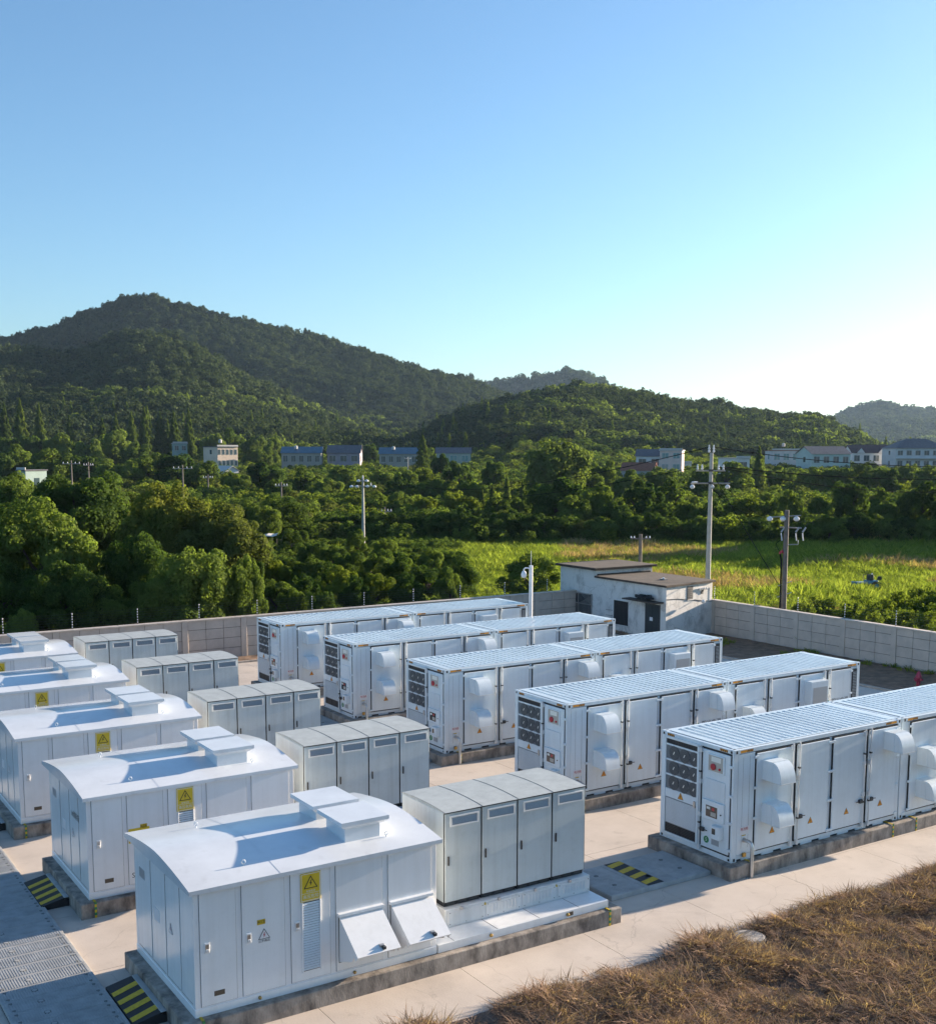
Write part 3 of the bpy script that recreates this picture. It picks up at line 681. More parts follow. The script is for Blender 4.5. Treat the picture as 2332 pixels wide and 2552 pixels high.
# ------------------------------------------------------------------ white substations
BL, BD = 4.76, 3.21
def build_substation():
    T = bpy.data.objects.new('transformer_substation', None); COL.objects.link(T)
    w = M['white']
    b = MB(); b.box(0, BL, 0, BD, 0.12, 2.22, w)
    for (x, y) in ((0, 0), (BL-0.09, 0), (0, BD-0.09), (BL-0.09, BD-0.09)): b.bbox(x-0.004, x+0.094, y-0.004, y+0.094, 0.12, 2.22, w, 0.006)
    b.obj('body', T)
    br = MB(); br.bbox(-0.012, BL+0.012, -0.014, BD+0.014, 0.0, 0.155, w, 0.01); br.obj('base_rail', T)
    dz0, dz1 = 0.175, 2.20
    doors = [(0.10, 0.75), (0.85, 1.65), (1.76, 2.53), (2.64, 3.59), (3.71, 4.64)]; D = []
    for i, (a, c) in enumerate(doors):
        d = MB(); d.bbox(a+0.005, c-0.005, -0.016, 0.01, dz0+0.005, dz1-0.005, w, 0.004); d.box(a-0.001, c+0.001, -0.005, 0.005, dz0-0.001, dz1+0.001, M['seam'])
        d = d.obj('door', T); D.append(d)
        if i < 3:
            h = MB(); h.bbox(a+0.075, a+0.165, -0.034, -0.014, 1.12, 1.30, w, 0.006); h.box(a+0.088, a+0.152, -0.0355, -0.02, 1.14, 1.27, M['steel']); h.bbox(a+0.092, a+0.148, -0.046, -0.03, 1.15, 1.19, M['frame'], 0.004); h.obj('handle', d)
    MB().bbox(0.33, 0.52, -0.022, -0.014, 0.32, 0.41, M['plate'], 0.003).obj('nameplate', D[0])
    yl = MB(); yl.bbox(1.13, 1.28, -0.021, -0.014, 1.40, 1.49, M['hazy'], 0.002); yl = yl.obj('yellow_label', D[1])
    text('lettering', '高压室', 0.05, M['ink'], yl, (1.205, -0.0225, 1.445))
    ts = tri_sign(D[1], 1.255, 1.13, 0.22, a=-0.016, fill='paper', name='danger_sign')
    text('lettering', '止步高压', 0.055, M['ink'], ts, (1.255, -0.0225, 1.095))
    # yellow high-voltage sign
    sg = MB(); sg.bbox(1.95, 2.34, -0.032, -0.016, 1.63, 2.15, M['yellow'], 0.004)
    for (a, c, q0, q1) in ((1.962, 2.328, 1.642, 1.652), (1.962, 2.328, 2.128, 2.138), (1.962, 1.972, 1.642, 2.138), (2.318, 2.328, 1.642, 2.138), (1.962, 2.328, 1.775, 1.781)):
        sg.box(a, c, -0.0335, -0.03, q0, q1, M['wink'])
    sg = sg.obj('danger_board', D[2])
    tr = MB(); cx_, zb = 2.145, 1.865; wd, hh = 0.27, 0.235
    def tri(k, d, mt): c0 = hh/3; tr.poly([(cx_-wd/2*k, d, zb+c0-c0*k), (cx_+wd/2*k, d, zb+c0-c0*k), (cx_, d, zb+c0+(hh-c0)*k)], mt)
    tri(1.0, -0.0345, M['ink']); tri(0.80, -0.0355, M['yellow'])
    tr.poly([(cx_+u*wd, -0.0365, zb+v*hh) for u, v in [(0.03, 0.68), (-0.10, 0.38), (-0.01, 0.40), (-0.05, 0.15), (0.10, 0.46), (0.01, 0.44), (0.09, 0.68)]], M['ink'])
    tr.obj('voltage_symbol', D[2])
    text('lettering', '高压危险', 0.078, M['wink'], sg, (2.145, -0.0345, 1.712)); text('lettering', '有电危险', 0.045, M['wink'], sg, (2.145, -0.0345, 1.812))
    lv = MB(); lv.box(1.985, 2.315, -0.0165, -0.01, 0.34, 1.62, M['seam'])
    for k in range(27):
        z = 0.365+k*0.0465; lv.poly([(1.985, -0.017, z+0.030), (2.315, -0.017, z+0.030), (2.315, -0.036, z), (1.985, -0.036, z)], w); lv.poly([(1.985, -0.036, z), (2.315, -0.036, z), (2.315, -0.034, z-0.004), (1.985, -0.034, z-0.004)], w)
    for (a, c) in ((1.965, 1.988), (2.312, 2.335)): lv.bbox(a, c, -0.042, -0.012, 0.32, 1.63, w, 0.004)
    lv.obj('louvre', D[2])
    # two propped-open flaps
    for a, c in ((2.69, 3.56), (3.75, 4.62)):
        hz, bz, oy, oz = 1.22, 0.33, -0.76, 0.70
        op = MB(); op.box(a, c, -0.019, -0.01, bz, hz, M['seam']); op = op.obj('flap_opening', T)
        st = MB(); st.bbox(a-0.03, c+0.03, -0.10, -0.012, hz-0.005, hz+0.055, w, 0.006); st.obj('rain_strip', T)
        fl = MB(); t = 0.025
        prof = [(-0.045, hz-0.01), (oy, oz), (oy+0.012, oz-0.022), (-0.045, hz-0.04)]
        fl.prism(prof, a, c, w, 'x')
        for x in (a+0.004, c-0.016):
            fl.prism([(-0.045, hz-0.03), (oy+0.01, oz-0.01), (oy+0.09, oz-0.10), (oy+0.16, oz-0.06), (oy+0.24, oz-0.16), (-0.03, bz+0.02)], x, x+0.012, w, 'x')
        f2 = fl.obj('flap', T)
        xm = (a+c)/2+0.10; k = 0.86
        lk = MB(); yy = -0.045+(oy+0.045)*k; zz = hz-0.01+(oz-hz+0.01)*k
        lk.bbox(xm-0.05, xm+0.04, yy-0.035, yy+0.035, zz-0.01, zz+0.03, M['steel'], 0.006); lk.bbox(xm-0.02, xm+0.045, yy-0.09, yy-0.02, zz-0.045, zz+0.01, M['dark'], 0.006); lk.obj('latch', f2)
    # end panel seams, labels
    for y in (0.66, 1.42, 2.24):
        e = MB(); e.box(-0.002, 0.01, y, y+0.008, 0.2, 2.3, M['seam']); e.box(-0.009, 0.01, y+0.012, y+0.04, 0.2, 2.3, w); e.obj('panel_seam', T)
    e = MB()
    for (a, c) in ((0.12, 0.64), (0.72, 1.40), (1.48, 2.22), (2.3, 3.05)): e.box(-0.002, 0.01, a, c, 0.205, 0.213, M['seam'])
    e.obj('end_groove', T)
    MB().box(-0.004, 0.01, 2.60, 2.92, 1.60, 1.78, M['meshp']).obj('vent_grille', T)
    MB().bbox(-0.006, 0.004, 1.80, 2.08, 1.05, 1.28, M['paper'], 0.002).obj('end_label', T)
    tri_sign(T, 1.18, 1.09, 0.22, '-x', 0.0, 'paper', 'danger_sign')
    MB().lathe([(0.03, 0.0), (0.03, -0.03), (0.012, -0.05)], M['brass'], (1.15, -0.014, 0.08), 'y', 10).obj('earth_bolt', T)
    MB().lathe([(0.03, 0.0), (0.03, -0.03), (0.012, -0.05)], M['brass'], (3.0, -0.014, 0.08), 'y', 10).obj('earth_bolt', T)
    # arched roof
    r = MB(); ov = 0.09; n = 18
    ob = 0.30; yv = np.linspace(-ov, BD+ob, n+1); yc = (BD+ob-ov)/2; ht = lambda y: 2.275+0.185*(1-abs((y-yc)/(yc+ov))**1.6)
    prof = [(y, ht(y)) for y in yv]
    pr = [(-ov, 2.20)]+prof+[(BD+ob, 2.20)]
    r.prism(pr, -ov, BL+ov, M['wroof'], 'x'); r = r.obj('roof', T, smooth=True)
    for (a, c) in ((1.55, 0.0),): 
        s2 = MB()
        for k in range(n): s2.poly([(a, yv[k], prof[k][1]+0.003), (a+0.02, yv[k], prof[k][1]+0.003), (a+0.02, yv[k+1], prof[k+1][1]+0.003), (a, yv[k+1], prof[k+1][1]+0.003)], M['wroof'])
        s2.obj('roof_seam', r)
    for x in (1.08, 3.92):
        for y in (0.42, BD-0.42):
            pts = [(x, y+0.0, ht(y)), (x, y, ht(y)+0.03)]+[(x+0.035*math.sin(t), y, ht(y)+0.065-0.035*math.cos(t)) for t in np.linspace(0, 2*math.pi, 10)]
            MB().tube(pts, 0.010, M['wroof'], 6).obj('lifting_eye', r)
    for y0 in (0.50, 1.72):
        v = MB(); x0, x1, y1 = 3.10, 3.83, y0+0.78; z0, z1 = 2.36, 2.66
        v.box(x0, x1, y0, y1, z0, z1, M['wroof']); o = 0.13
        v.prism([(0, 0)]*0 or [(x0, y0), (x1, y0), (x1, y1), (x0, y1)], z1, z1+0.001, M['wroof'], 'z')
        V0 = [(x0-o, y0-o), (x1+o, y0-o), (x1+o, y1+o), (x0-o, y1+o)]; V1 = [(x0-0.03, y0-0.03), (x1+0.03, y0-0.03), (x1+0.03, y1+0.03), (x0-0.03, y1+0.03)]
        za, zb_ = z1+0.045, z1+0.12
        for k in range(4):
            p, q = V0[k], V0[(k+1) % 4]; a_, b_ = V1[k], V1[(k+1) % 4]
            v.poly([(*a_, z1-0.035), (*b_, z1-0.035), (*q, za), (*p, za)], M['wroof']); v.poly([(*p, za), (*q, za), (*q, zb_), (*p, zb_)], M['wroof'])
        v.poly([(*p, zb_) for p in V0], M['wroof']); v.poly([(*p, z1-0.035) for p in V1], M['wroof'])
        v.obj('roof_vent', T)
    return T
def build_substations():
    p = build_substation(); S = [p]+[copy_tree(p) for _ in range(4)]
    nm = ['nearest the camera at the bottom left', 'second from the front', 'third from the front', 'fourth from the front', 'farthest, beside the back wall']
    for i, o in enumerate(S):
        o.location = (TX[i], TY[i], ZB); tag(o, f'white arched-roof substation box with two roof vents, {nm[i]}', 'substation', 'white substation boxes on the left')
    text('end_lettering', '1#储能变', 0.17, M['ink'], S[1], (-0.012, 0.92, 1.62), '-x')
    yl = MB(); yl.bbox(0.87, 1.33, -0.021, -0.014, 1.10, 1.42, M['yellow'], 0.002); yl.obj('yellow_notice', S[1]); text('lettering', 'S', 0.16, M['ink'], S[1], (0.95, -0.0165, 0.37))
build_substations()

# ------------------------------------------------------------------ grey cabinets
CWD, CDP = 0.885, 1.68
def build_cabinet():
    T = bpy.data.objects.new('power_cabinet', None); COL.objects.link(T); g = M['cab']
    b = MB(); b.bbox(0.006, CWD-0.006, 0.03, CDP, 0.09, 1.93, g, 0.01); b.obj('body', T)
    MB().box(0.02, CWD-0.02, 0.06, CDP-0.04, 0.0, 0.095, M['black']).obj('base', T)
    vs = MB()
    for k in range(3): vs.box(0.08+k*0.27, 0.27+k*0.27, 0.05, 0.062, 0.02, 0.075, M['dark'])
    vs.obj('base_slots', T)
    d = MB(); d.bbox(0.018, CWD-0.018, 0.004, 0.032, 0.10, 1.92, g, 0.008); d.box(0.004, CWD-0.004, 0.02, 0.04, 0.092, 1.928, M['black']); d = d.obj('door', T)
    h = MB(); h.bbox(0.075, 0.105, -0.03, 0.006, 0.86, 1.05, M['black'], 0.008); h.obj('handle', d)
    f = MB(); a, c, z0, z1 = 0.13, 0.80, 1.64, 1.86
    for q in ((a, c, z1-0.032, z1), (a, c, z0, z0+0.032), (a, a+0.032, z0+0.033, z1-0.033), (c-0.032, c, z0+0.033, z1-0.033)): f.bbox(q[0], q[1], -0.022, 0.006, q[2], q[3], M['frame'], 0.004)
    f.box(a+0.03, c-0.03, 0.0015, 0.008, z0+0.03, z1-0.03, M['dark'])
    for k in range(6): z = z0+0.042+k*0.023; f.poly([(a+0.033, 0.0, z+0.02), (c-0.033, 0.0, z+0.02), (c-0.033, -0.014, z), (a+0.033, -0.014, z)], M['meshp'])
    f.obj('louvre_window', d)
    r = MB(); yv = np.linspace(-0.015, CDP+0.01, 9); hz = lambda y: 1.945+0.038*math.sin(math.pi*min(1, max(0, (y+0.015)/(CDP+0.025))))**0.8
    r.prism([(-0.015, 1.932)]+[(y, hz(y)) for y in yv]+[(CDP+0.01, 1.932)], 0.004, CWD-0.004, M['cabroof'], 'x'); r.obj('roof', T)
    e = MB(); e.box(-0.001, CWD+0.001, -0.0165, 0.01, 1.922, 1.941, M['black'])
    for x in (-0.002, CWD-0.004):
        for k in range(8): e.poly([(x, yv[k], hz(yv[k])+0.003), (x+0.012, yv[k], hz(yv[k])+0.003), (x+0.012, yv[k+1], hz(yv[k+1])+0.003), (x, yv[k+1], hz(yv[k+1])+0.003)], M['black'])
    e.obj('rubber_edge', T)
    return T
def build_cabinets():
    p = build_cabinet(); first = True
    rows = ['nearest group', 'second group from the front', 'middle group', 'fourth group from the front', 'farthest group']
    pos = ['leftmost', 'second from the left', 'third from the left', 'rightmost']
    for i in range(5):
        for k in range(4):
            o = p if first else copy_tree(p); first = False
            o.location = (GX[i]+k*CWD, GY[i], 0.88); tag(o, f'tall light grey power cabinet, {pos[k]} of the {rows[i]}', 'cabinet', 'grey power cabinets in groups of four')
    for i in range(5):
        T = thing('steel_platform', f'white steel platform with louvred skirting under the grey cabinets, {rows[i]}', 'platform', (GX[i], GY[i], 0.0), group='platforms under grey cabinets')
        b = MB(); b.bbox(-0.56, 3.64, -0.68, 2.0, 0.33, 0.50, M['white'], 0.01); b.obj('deck', T)
        for k in range(4): MB().box(-0.2+k*1.02, -0.19+k*1.02, -0.67, 0.0, 0.499, 0.502, M['seam']).obj('deck_joint', T)
        s = MB(); s.bbox(-0.04, 3.60, -0.10, CDP+0.04, 0.50, 0.872, M['frame'], 0.012); s = s.obj('skirting', T)
        for k in range(4):
            x0 = 0.02+k*0.905; pn = MB(); pn.bbox(x0, x0+0.85, -0.116, -0.098, 0.54, 0.83, M['frame'], 0.006)
            if k >= 1:
                for q in range(8):
                    xx = x0+0.12+q*0.08; pn.prism([(xx, -0.117), (xx+0.045, -0.117), (xx+0.03, -0.135)], 0.60, 0.78, M['frame'], 'z')
            for (bx, bz) in ((0.04, 0.57), (0.81, 0.57), (0.04, 0.80), (0.81, 0.80), (0.42, 0.56)): pn.box(x0+bx-0.008, x0+bx+0.008, -0.121, -0.112, bz-0.008, bz+0.008, M['dark'])
            pn.obj('skirt_panel', T)
            MB().bbox(x0+0.28, x0+0.34, -0.15, -0.10, 0.82, 0.89, M['steel'], 0.008).obj('clip', T)
        for x in (0.90, 2.70): tri_sign(T, x, 0.79, 0.08, a=-0.102, fill='yellow')
        MB().lathe([(0.035, 0.0), (0.035, -0.03), (0.015, -0.06)], M['brass'], (0.65, -0.68, 0.42), 'y', 10).obj('earth_bolt', T)
        MB().lathe([(0.035, 0.0), (0.035, -0.03), (0.015, -0.06)], M['brass'], (2.55, -0.68, 0.42), 'y', 10).obj('earth_bolt', T)
        MB().bbox(2.60, 2.70, -0.69, -0.675, 0.38, 0.46, M['plate'], 0.004).obj('small_plate', T)
build_cabinets()

# ------------------------------------------------------------------ trench covers, ramps
def build_covers():
    T = tag(thing('trench_covers', 'grey ribbed cable trench cover plates running along the left', 'trench cover', (-15.65, -3.0, 0)), kind='structure')
    w, L = 0.49, 1.72
    s = MB(); s.bbox(0.0, L, 0.006, w-0.006, 0.02, 0.085, M['cover'], 0.006)
    for k in range(34): x = 0.05+k*0.0485; s.box(x, x+0.026, 0.03, w-0.03, 0.084, 0.094, M['cover'])
    for x in (0.62,): s.lathe([(0.062, 0.085), (0.062, 0.097)], M['coverd'], (x, w/2, 0.0), 'z', 16); s.lathe([(0.046, 0.085), (0.046, 0.0985)], M['cover'], (x, w/2, 0.0), 'z', 14)
    for x in (0.10, L-0.16):
        s.box(x, x+0.06, 0.06, 0.12, 0.085, 0.0975, M['coverd']); s.box(x, x+0.06, w-0.12, w-0.06, 0.085, 0.0975, M['coverd'])
    me = s.mesh('cover_plate')
    for i in range(72): link('cover_plate', me, T, (0, i*w, 0))
    MB().box(0, L, 0, 72*w, -0.3, 0.018, M['black']).obj('trench', T)
    def stripes(x0, x1, y0, y1, za, zb, n, mt):
        """sloped plate with diagonal stripes"""
        for k in range(n):
            pass
    for i in range(5):
        x0, x1, y0, y1 = TX[i]-0.82, TX[i]-0.34, TY[i]+0.80, TY[i]+2.5
        R = thing('ramp_plate', f'yellow and black striped ramp plate beside white substation, {["nearest the camera", "second from the front", "third from the front", "fourth from the front", "farthest row"][i]}', 'ramp', (x0, y0, 0), group='striped ramps beside the substations')
        b = MB(); W_ = x1-x0; L_ = y1-y0
        z = lambda x: 0.10+0.10*x/W_
        b.prism([(0, 0), (W_+0.1, 0), (W_+0.1, 0.195), (W_, 0.195), (0, 0.095)], 0, L_, M['hazk'], 'y'); b.obj('plate', R)
        n = 4; st = L_/(n+0.6)
        for k in range(n):
            u = 0.10+k*st; sh = 0.22
            MB().poly([(0.01, u, z(0.01)), (W_-0.0, u+sh-0.15, z(W_)), (W_-0.0, u+sh+st*0.45-0.15, z(W_)), (0.01, u+st*0.45, z(0.01))], M['hazy']).obj('yellow_stripe', R)
        MB().bbox(W_+0.0, W_+0.11, 0, L_, 0.15, 0.205, M['cover'], 0.008).obj('edge_strip', R)
    for i in range(5):
        x0, y0 = CX[i]-3.3, CY[i]+0.36
        R = thing('cable_cover', f'grey cable cover platform with striped band at the fan end of container, {["nearest row", "second row", "middle row", "fourth row", "farthest row"][i]}', 'cover', (x0, y0, 0), group='cable covers at the fan ends')
        b = MB(); b.bbox(0, 3.02, 0, 1.66, 0.0, 0.10, M['cover'], 0.008); b.obj('base', R)
        for k in range(3):
            p = MB(); p.bbox(0.01+k*1.0, 0.995+k*1.0, 0.02, 1.64, 0.09, 0.115, M['cover'], 0.006)
            for q in range(18): p.box(0.04+k*1.0+q*0.053, 0.066+k*1.0+q*0.053, 0.06, 1.6, 0.114, 0.120, M['cover'])
            p.obj('cover_plate', R)
            h = MB(); h.lathe([(0.055, 0.115), (0.055, 0.124)], M['coverd'], (0.5+k, 0.5, 0), 'z', 12); h.lathe([(0.055, 0.115), (0.055, 0.124)], M['coverd'], (0.5+k, 1.15, 0), 'z', 12); h.obj('lifting_hole', R)
        sx = 1.12; s = MB(); s.box(sx, sx+0.47, 0.05, 1.62, 0.119, 0.124, M['hazk']); s.obj('black_band', R)
        for k in range(4):
            u = 0.12+k*0.40; MB().poly([(sx, u, 0.127), (sx+0.47, u+0.10, 0.127), (sx+0.47, u+0.29, 0.127), (sx, u+0.19, 0.127)], M['hazy']).obj('yellow_stripe', R)
    mh = thing('manhole_cover', 'round pale concrete manhole cover at the grass edge of the path', 'manhole cover', (-2.26, -2.72, 0.03))
    MB().lathe([(0.31, 0.0), (0.31, 0.05), (0.295, 0.06)], M['kerb'], n=28).obj('lid', mh)
    MB().lathe([(0.34, -0.03), (0.34, 0.045), (0.325, 0.05)], M['plinth'], n=28).obj('rim', mh)
build_covers()

# ------------------------------------------------------------------ boundary walls, electric fence
def build_walls():
    def wall(label, n_bays, bay, origin, rotz, side, zt=1.95):
        T = thing('boundary_wall', label, 'wall', origin, rotz)
        L = n_bays*bay
        MB().box(0, L, 0.03, 0.17, -0.1, zt-0.05, M['mortar']).obj('core', T)
        pw = 0.30; bw = (bay-pw)/3; bh = 0.49
        blk = MB().bbox(0.009, bw-0.009, 0.0, 0.2, 0.009, bh-0.009, M['block'], 0.006).mesh('block')
        top = MB().bbox(0.009, bw-0.009, 0.0, 0.2, 0.009, zt-0.05-3*bh-0.004, M['block'], 0.006).mesh('block')
        pst = MB().bbox(0.004, pw-0.004, -0.03, 0.23, -0.1, zt-0.045, M['block'], 0.012).mesh('pilaster')
        cop = MB().bbox(0.0, bay-0.004, -0.06, 0.26, zt-0.05, zt+0.02, M['cope'], 0.012).mesh('coping')
        for i in range(n_bays):
            x = i*bay
            link('pilaster', pst, T, (x, 0, 0)); link('coping', cop, T, (x, 0, 0))
            for c in range(3):
                for r in range(4): link('block', blk if r < 3 else top, T, (x+pw+c*bw, 0, -0.0+r*bh))
        return T
    wall('long back boundary wall of beige concrete blocks behind the containers', 13, 2.94, (-16.0, 34.0, 0), 0, 0)
    wall('right boundary wall of grey concrete blocks beside the soil strip', 10, 2.92, (26.2, 27.15, 0), rad(-90), 0, 1.86)
    def fence(label, xs, origin, rotz, zt=1.97):
        T = thing('electric_fence', label, 'fence', origin, rotz)
        p = MB(); p.tube([(0, 0, zt), (0, 0, zt+0.75)], 0.012, M['dark'], 6)
        for k in range(6): p.lathe([(0.014, 0), (0.024, 0.015), (0.024, 0.05), (0.014, 0.065)], M['ceramic'], (0, 0, zt+0.06+k*0.12), 'z', 8)
        p = p.mesh('fence_post', True)
        for x in xs: link('fence_post', p, T, (x, 0.1, 0))
        for k in range(6): MB().tube([(xs[0], 0.075, zt+0.095+k*0.12), (xs[-1], 0.075, zt+0.095+k*0.12)], 0.004, M['dark'], 4).obj('wire', T)
        return T
    fence('electric fence wires on white insulator posts along the back wall', [x+16 for x in np.arange(-15.1, 22.0, 2.94)], (-16.0, 34.0, 0), 0)
    F = fence('electric fence wires on white insulator posts along the right wall', list(np.arange(0.15, 29.0, 2.92)), (26.2, 27.15, 0), rad(-90), 1.88)
    yl = MB(); yl.bbox(8.35, 8.62, 0.04, 0.05, 2.27, 2.42, M['yellow'], 0.003); yl = yl.obj('yellow_warning_plate', F)
    text('lettering', '禁止攀登', 0.055, M['red'], yl, (8.485, 0.038, 2.345))
build_walls()

# ------------------------------------------------------------------ small old building
def build_shed():
    T = thing('old_pump_house', 'small old plastered building with flat brown roofs at the wall corner', 'building', (22.2, 26.4, 0))
    w = MB(); X1, Y1, SK = 3.98, 5.8, 0.66
    w.prism([(0, 0), (X1, SK), (X1, Y1), (0, Y1)], -0.1, 2.85, M['plaster'], 'z'); w.obj('front_block', T)
    w = MB(); w.box(0.02, 4.2, Y1+0.002, Y1+3.3, -0.1, 3.26, M['plaster']); w.obj('rear_block', T)
    r = MB(); r.prism([(-0.14, -0.16), (X1+0.14, SK-0.12), (X1+0.14, Y1-0.01), (-0.14, Y1-0.01)], 2.851, 2.96, M['hroof'], 'z'); r.obj('roof', T)
    r = MB(); r.bbox(-0.22, 4.45, Y1-0.18, Y1+3.55, 3.261, 3.40, M['hroof'], 0.02); r.obj('roof', T)
    MB().bbox(0.05, X1, Y1-0.16, Y1-0.02, 2.955, 3.05, M['hroof'], 0.02).obj('roof_upstand', T)
    cb = MB(); cb.bbox(1.6, 1.85, 1.9, 2.3, 2.96, 3.02, M['kerb'], 0.01); cb.bbox(1.62, 1.72, 2.0, 2.1, 3.02, 3.09, M['ceramic'], 0.01); cb.obj('roof_bracket', T)
    # gate of the rear block
    g = MB(); y0, y1 = Y1+0.35, Y1+2.7; g.box(-0.02, 0.03, y0, y1, 0.0, 1.85, M['seam'])
    for (a, b) in ((y0, y0+0.05), (y1-0.05, y1), ((y0+y1)/2-0.03, (y0+y1)/2+0.03)): g.box(-0.05, -0.015, a, b, 0.0, 1.85, M['steel'])
    for z in (0.0, 0.62, 1.22, 1.80): g.box(-0.045, -0.018, y0, y1, z, z+0.05, M['steel'])
    for s in (-1, 1):
        ym = (y0+y1)/2
        for k in range(9):
            d = 0.10+k*0.11; g.box(-0.04, -0.02, ym+s*d-0.012, ym+s*d+0.012, 1.80-k*0.06, 1.80, M['steel']); g.box(-0.04, -0.02, min(ym+s*d, ym+s*1.1), max(ym+s*d, ym+s*1.1), 1.25+k*0.055, 1.27+k*0.055, M['steel'])
        for k in range(9): g.box(-0.04, -0.02, ym+s*(0.1+k*0.11)-0.01, ym+s*(0.1+k*0.11)+0.01, 0.05, 1.22, M['steel'])
    g.obj('metal_gate', T)
    wi = MB(); wi.box(-0.012, 0.03, 3.0, 4.2, 0.42, 1.75, M['black'])
    wi.bbox(-0.05, 0.0, 2.95, 4.25, 1.75, 1.82, M['plaster'], 0.01); wi.bbox(-0.05, 0.0, 2.95, 4.25, 0.35, 0.42, M['plaster'], 0.01); wi = wi.obj('window', T)
    for k in range(11): MB().tube([(-0.03, 3.05+k*0.11, 0.42), (-0.03, 3.05+k*0.11, 1.75)], 0.01, M['dark'], 5).obj('window_bar', wi)
    d = MB(); d.box(-0.01, 0.03, 0.42, 1.62, 0.0, 1.86, M['seam']); d.bbox(-0.03, 0.0, 0.50, 1.54, 0.0, 1.80, M['dark'], 0.01); d.box(-0.034, -0.02, 1.01, 1.03, 0.0, 1.8, M['black']); d.bbox(-0.037, -0.025, 0.98, 1.22, 0.95, 1.15, M['paper'], 0.002); d.obj('door', T)
    cn = MB(); cn.bbox(-0.62, 0.0, 0.15, 2.85, 1.98, 2.05, M['hroof'], 0.015); cn.obj('door_canopy', T)
    for k in range(2): MB().tube([(0.0, 4.3, 1.15-0.3*k), (-0.12, 4.75, 1.15-0.3*k)], 0.012, M['dark'], 5).obj('iron_bracket', T)
    sw = MB(); sw.box(1.78, 2.28, -0.02, 0.02, 2.05, 2.76, M['seam'])
    for k in range(6): sw.poly([(1.82, -0.025, 2.1+k*0.105), (2.24, -0.025, 2.1+k*0.105), (2.24, -0.055, 2.07+k*0.105), (1.82, -0.055, 2.07+k*0.105)], M['dark'])
    sw.bbox(1.76, 2.36, -0.06, 0.0, 2.0, 2.05, M['plaster'], 0.01); sw.obj('side_louvre', T)
    lm = MB(); lm.tube([(2.35, 0.0, 1.96), (2.55, -0.25, 1.9)], 0.02, M['steel'], 6); lm.lathe([(0.04, 0), (0.10, -0.05), (0.09, -0.16), (0.05, -0.2)], M['ceramic'], (2.66, -0.33, 1.92), 'y', 12); lm.obj('wall_lamp', T)
    ins = MB(); ins.bbox(2.72, 3.5, -0.09, -0.05, 2.48, 2.52, M['steel'], 0.005); ins.bbox(3.08, 3.12, -0.1, 0.0, 2.4, 2.52, M['dark'], 0.005)
    for k in range(4): ins.lathe([(0.035, 0), (0.05, 0.04), (0.03, 0.10)], M['ceramic'], (2.80+k*0.2, -0.07, 2.52), 'z', 10)
    ins.bbox(2.98, 3.16, -0.05, 0.0, 2.27, 2.40, M['dark'], 0.01); ins.obj('insulator_bracket', T)
    MB().tube([(0.0, -0.02, 2.2), (1.0, -0.02, 2.16), (1.8, -0.02, 2.05), (2.4, -0.02, 2.0), (3.0, -0.02, 1.9), (3.95, -0.02, 1.8)], 0.015, M['wire'], 5).obj('cable', T)
    for o in kids(T):
        if o.name.split('.')[0] in ('side_louvre', 'wall_lamp', 'insulator_bracket', 'cable'): o.rotation_euler = (0, 0, math.atan2(SK, X1))
    return T
SHED = build_shed()

# ------------------------------------------------------------------ masts, poles, wires
def build_mast():
    T = thing('camera_mast', 'slim white mast with dome camera behind the far containers', 'mast', (11.05, 23.15, 0))
    MB().tube([(0, 0, 0), (0, 0, 4.85)], 0.085, M['cyl_white'], 16).obj('pole', T, smooth=True)
    MB().tube([(0, 0, 4.85), (0, 0, 5.5)], 0.012, M['cyl_white'], 6).obj('lightning_rod', T)
    a = MB(); d = Vector((-r0[0], -r0[1], 0)); P = lambda q, z: (d.x*q, d.y*q, z)
    a.tube([P(0.05, 4.70), P(0.14, 4.74), P(0.26, 4.74), P(0.32, 4.68), P(0.32, 4.60)], 0.03, M['cyl_white'], 8); a.obj('arm', T, smooth=True)
    c = MB(); c.lathe([(0.03, 0.30), (0.09, 0.25), (0.115, 0.15), (0.125, 0.10), (0.11, 0.02), (0.05, -0.02)], M['cyl_white'], (d.x*0.32, d.y*0.32, 4.32), 'z', 16); c.obj('dome_camera', T, smooth=True)
    MB().bbox(0.05, 0.35, -0.12, 0.12, 1.2, 1.6, M['steel'], 0.015).obj('junction_box', T)
build_mast()
def insul(s, c, r=0.08, h=0.25, mt=None):
    mt = mt or M['ceramic']; s.lathe([(r*0.35, 0), (r, h*0.15), (r*0.5, h*0.4), (r*0.9, h*0.5), (r*0.45, h*0.75), (r*0.6, h*0.85), (r*0.3, h)], mt, c, 'z', 10)
